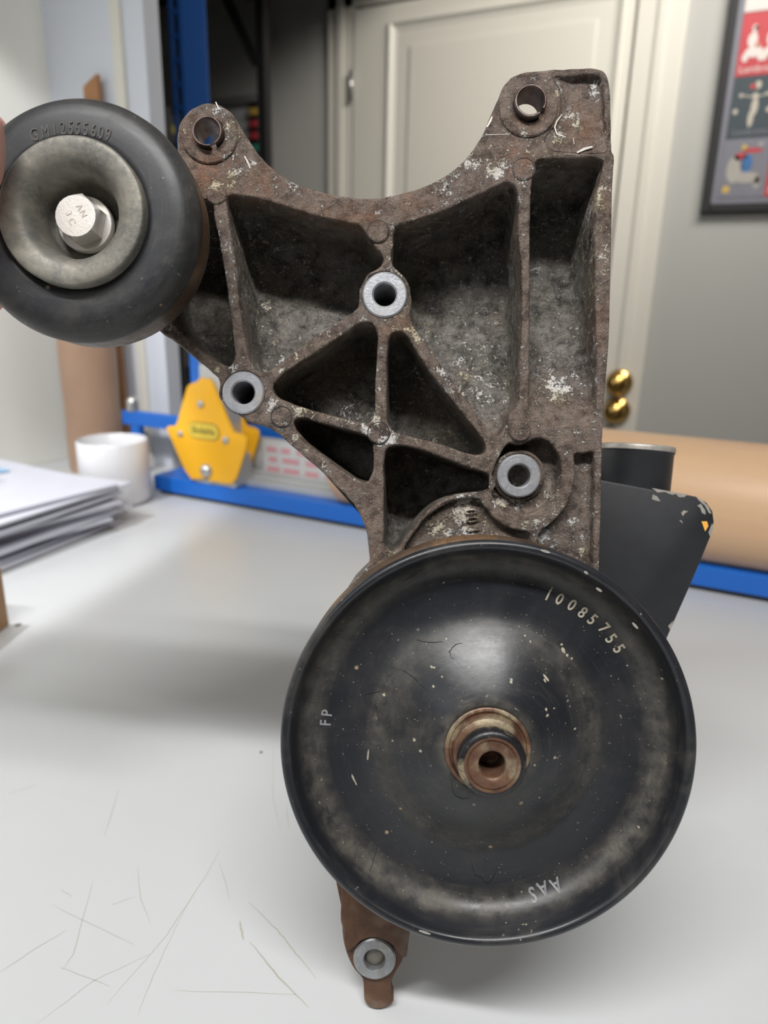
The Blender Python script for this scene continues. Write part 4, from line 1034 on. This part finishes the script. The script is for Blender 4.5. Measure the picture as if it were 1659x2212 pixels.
# planning board leaning in the bay, with coloured markers
PB = 2.10
tl = on_y(300, 232, PB); trc = on_y(578, 204, PB); zt = .5 * (tl.z + trc.z)
x0, x1 = -2.30, on_y(575, 300, PB).x; z0 = zt - .62
pb = empty('planning_board', (x0, PB, z0)); tag(pb, 'grey framed planning board with coloured markers in the dark bay', 'board')
def pbp(n, bm, m):
    o = mesh_obj(n, bm, m, pb); local(o, (x0, PB, z0)); return o
pbp('board_panel', bx((x0, PB + .004, z0), (x1, PB + .012, zt)), M['board'])
pbp('frame_top', bx((x0, PB - .01, zt - .022), (x1, PB + .0035, zt), .002), M['frame_grey']); pbp('frame_side', bx((x1 - .026, PB - .01, .0005), (x1, PB + .0035, zt - .0225), .002), M['frame_grey'])
mx0, mx1 = on_y(543, 280, PB).x, on_y(560, 280, PB).x
pbp('marker_tray', bx((mx0 - .004, PB - .004, z0 + .02), (mx1 + .003, PB + .0035, zt - .025)), M['dark_metal'])
for i in range(9):
    zc = zt - .05 - i * .035
    pbp('marker', bx((mx0, PB - .012, zc - .011), (mx1, PB - .0045, zc + .011), .003), [M['pyellow'], M['red'], M['red'], M['green'], M['red'], M['red'], M['green'], M['pyellow'], M['green']][i])
q = on_y(352, 292, 1.8)
sr = empty('storage_rack', (q.x, 1.8, 0)); tag(sr, 'black storage rack in the dark bay behind the blue upright', 'rack')
bs = on_y(395, 803, 1.8)
for z_ in (q.z - .03, bs.z, .25): mesh_obj('shelf', bx((-.55, -.14, z_ - .022), (.16, .14, z_ - .0005), .002), M['dark_metal'], sr)
for xx in (-.55, .14):
    for yy in (-.141, .1415): mesh_obj('post', bx((xx, yy, .0005), (xx + .02, yy + .02 if yy > 0 else yy - .02, q.z + .03)), M['dark_metal'], sr)
o = mesh_obj('storage_box', bx((-.09, -.1, 0), (.035, .1, .055), .003), M['shade_olive']); o.location = (q.x, 1.8, q.z - .0303 + .0003); tag(o, 'olive yellow box on the rack left of the blue upright', 'box')
# ------------------------------------------------------------------ framed picture on the wall right of the door
GY = WY - .022
gx = on_y(1512, 460, GY); gx_t = on_y(1583, 0, GY)
gl = gx.x; gb = gx.z
pic = empty('framed_poster', (gl, GY, gb)); tag(pic, 'black framed poster of small scooter adverts on the back wall', 'picture')
GW, GH = .50, .92
def pp(n, bm, m, par=None):
    return mesh_obj(n, bm, m, par or pic)
fw = .022
pp('frame_side', bx((0, 0, 0), (fw, .02, GH), .003), M['frame_black']); pp('frame_side', bx((GW - fw, 0, 0), (GW, .02, GH), .003), M['frame_black'])
pp('frame_rail', bx((fw, 0, 0), (GW - fw, .02, fw), .003), M['frame_black']); pp('frame_rail', bx((fw, 0, GH - fw), (GW - fw, .02, GH), .003), M['frame_black'])
pp('mount', bx((fw, .010, fw), (GW - fw, .018, GH - fw)), M['pgrey'])
cw = .107; ch_ = .161; gx0_, gz0_ = fw + .014, fw + .014
cols = [['pgrey', 'navy', 'red', 'pale', 'pblue', 'navy'], ['red', 'pale', 'pblue', 'red', 'pgrey', 'red'], ['navy', 'pgrey', 'red', 'navy', 'pale', 'pgrey'], ['red', 'navy', 'pgrey', 'pale', 'red', 'navy']]
PSKIN = plain('print_skin', (.45, .2, .14), .6); PCREAM = plain('print_cream', (.42, .38, .32), .6); PCREAM2 = plain('print_grey_cream', (.33, .31, .28), .6)
def dsc(bm, x, z, rx, rz_, y=.0078, n=12):
    bm.faces.new([bm.verts.new((x + rx * math.cos(2 * PI * k_ / n), y, z + rz_ * math.sin(2 * PI * k_ / n))) for k_ in range(n)])
for ci in range(4):
    for ri in range(6):
        x = gx0_ + ci * (cw + .001); zc = gz0_ + ri * (ch_ - .022)
        if x + cw > GW - fw: continue
        hh = ch_ - .024
        card = pp('advert_card', bx((x, .0085, zc), (x + cw, .0098, zc + hh)), M[cols[ci][ri]])
        base = cols[ci][ri]; k_ = .66                      # card drawings laid out on a 0.16 x 0.21 grid, shrunk by k_
        def art(n_, mat_, discs=(), words=None, quads=()):
            bm = bmesh.new(); ox_ = x + cw / 2
            for j, (dx, dz, rx, rz_) in enumerate(discs): dsc(bm, ox_ + dx * k_, zc + dz * k_, rx * k_, rz_ * k_, .0081 - .00008 * j)
            for q_ in quads: bm.faces.new([bm.verts.new((ox_ + a_ * k_, .0076, zc + b_ * k_)) for a_, b_ in q_])
            if words: text_bm(bm, words[0], words[1] * k_, Matrix.Translation((ox_, .0080, zc + words[2] * k_)) @ Matrix.Rotation(PI / 2, 4, 'X'), .0001)
            o_ = pp(n_, bm, mat_, card); o_['kind'] = 'stuff'
        if base == 'red':
            art('advert_title', M['pale'], words=('Lambretta', .034, .022))
            art('rider_figures', M['pale'], [q_ for s_ in (-.034, .03) for q_ in ((s_, .155, .010, .013), (s_ - .004, .118, .017, .026), (s_ + .006, .078, .032, .018), (s_ - .022, .062, .011, .016), (s_ + .030, .060, .010, .014))])
            art('rider_faces', PSKIN, [(-.030, .156, .007, .008), (.034, .156, .007, .008), (-.02, .10, .010, .008)])
        elif base == 'navy':
            art('scooter_front_view', PCREAM, [(.004, .178, .011, .014), (-.006, .065, .010, .030), (.002, .105, .012, .032), (0, .142, .011, .009), (-.049, .146, .008, .006), (.041, .146, .008, .006), (-.062, .092, .009, .010), (.052, .092, .009, .010)],
                quads=[((0, .138), (-.04, .147), (-.04, .143), (0, .133)), ((0, .133), (.04, .143), (.04, .147), (0, .138))])
            art('red_scarf', M['red'], [(-.012, .174, .012, .008)])
            art('advert_title', M['pgrey'], words=('Lambretta', .030, .020))
        elif base == 'pgrey':
            art('figure_shapes', PCREAM2, [(-.035, .10, .028, .050), (.01, .07, .045, .020), (.05, .05, .012, .022), (.045, .185, .010, .007)])
            art('ochre_shapes', M['pyellow'], [(-.055, .03, .014, .014), (-.01, .175, .010, .012), (.05, .06, .008, .015)])
            art('red_shapes', M['red'], [(-.02, .145, .022, .014), (.02, .165, .035, .009)])
            art('blue_shapes', M['pblue'], [(.005, .12, .020, .034)])
        else:
            art('figure_shapes', M['red' if base == 'pale' else 'pale'], [(0, .12, .035, .022), (-.02, .09, .02, .03)])
# wall lamp over the papers: shallow shade, its light shut off above the rim
LP_ = Vector((-.80, .30, 1.65)); LA = Vector((-.75, -.06, -.66)).normalized()
wl = empty('wall_lamp', LP_); tag(wl, 'shaded work lamp on an arm above the paper pile', 'lamp')
q_ = LA.to_track_quat('Z', 'Y').to_matrix().to_4x4()
bm = bmesh.new(); lathe(bm, [(.012, -.035), (.060, -.026), (.098, .006), (.100, .012), (.096, .008), (.058, -.022), (.012, -.031)], 40, q_, True); mesh_obj('shade', bm, M['steel'], wl)
bm = bmesh.new(); cyl(bm, q_ @ Vector((0, 0, -.07)), q_ @ Vector((0, 0, -.030)), .014, 20); mesh_obj('socket', bm, M['dark_metal'], wl)
bm = bmesh.new(); cyl(bm, q_ @ Vector((0, 0, -.065)), (.10, -.10, .40), .007, 12); cyl(bm, (.10, -.10, .40), (-.334, -.30, .50), .007, 12); mesh_obj('arm', bm, M['steel'], wl)
ld = bpy.data.lights.new('wall_lamp_light', 'SPOT'); ld.energy = 17.5; ld.color = (0.97, 0.98, 1.0); ld.spot_size = math.radians(139.6); ld.spot_blend = .10; ld.shadow_soft_size = .02
lo = bpy.data.objects.new('wall_lamp_light', ld); C.objects.link(lo); lo.parent = wl; lo.rotation_euler = LA.to_track_quat('-Z', 'Y').to_euler(); lo.location = LA * .02
# ceiling fittings that carry the lights
for nm, (lx, ly, lz), (hx, hy), lab_ in (('ceiling_lamp', (.10, -.42, 2.40), (.66, .09), 'white tube lamp hanging over the workbench'), ):
    e_ = empty(nm, (lx, ly, lz)); tag(e_, lab_, 'lamp')
    mesh_obj('lamp_housing', bx((-hx, -hy, 0), (hx, hy, .05), .008), M['mug'], e_)
    for s_ in (-.5, .5): mesh_obj('hanger', bx((s_ - .004, -.004, .051), (s_ + .004, .004, .299)), M['steel'], e_)
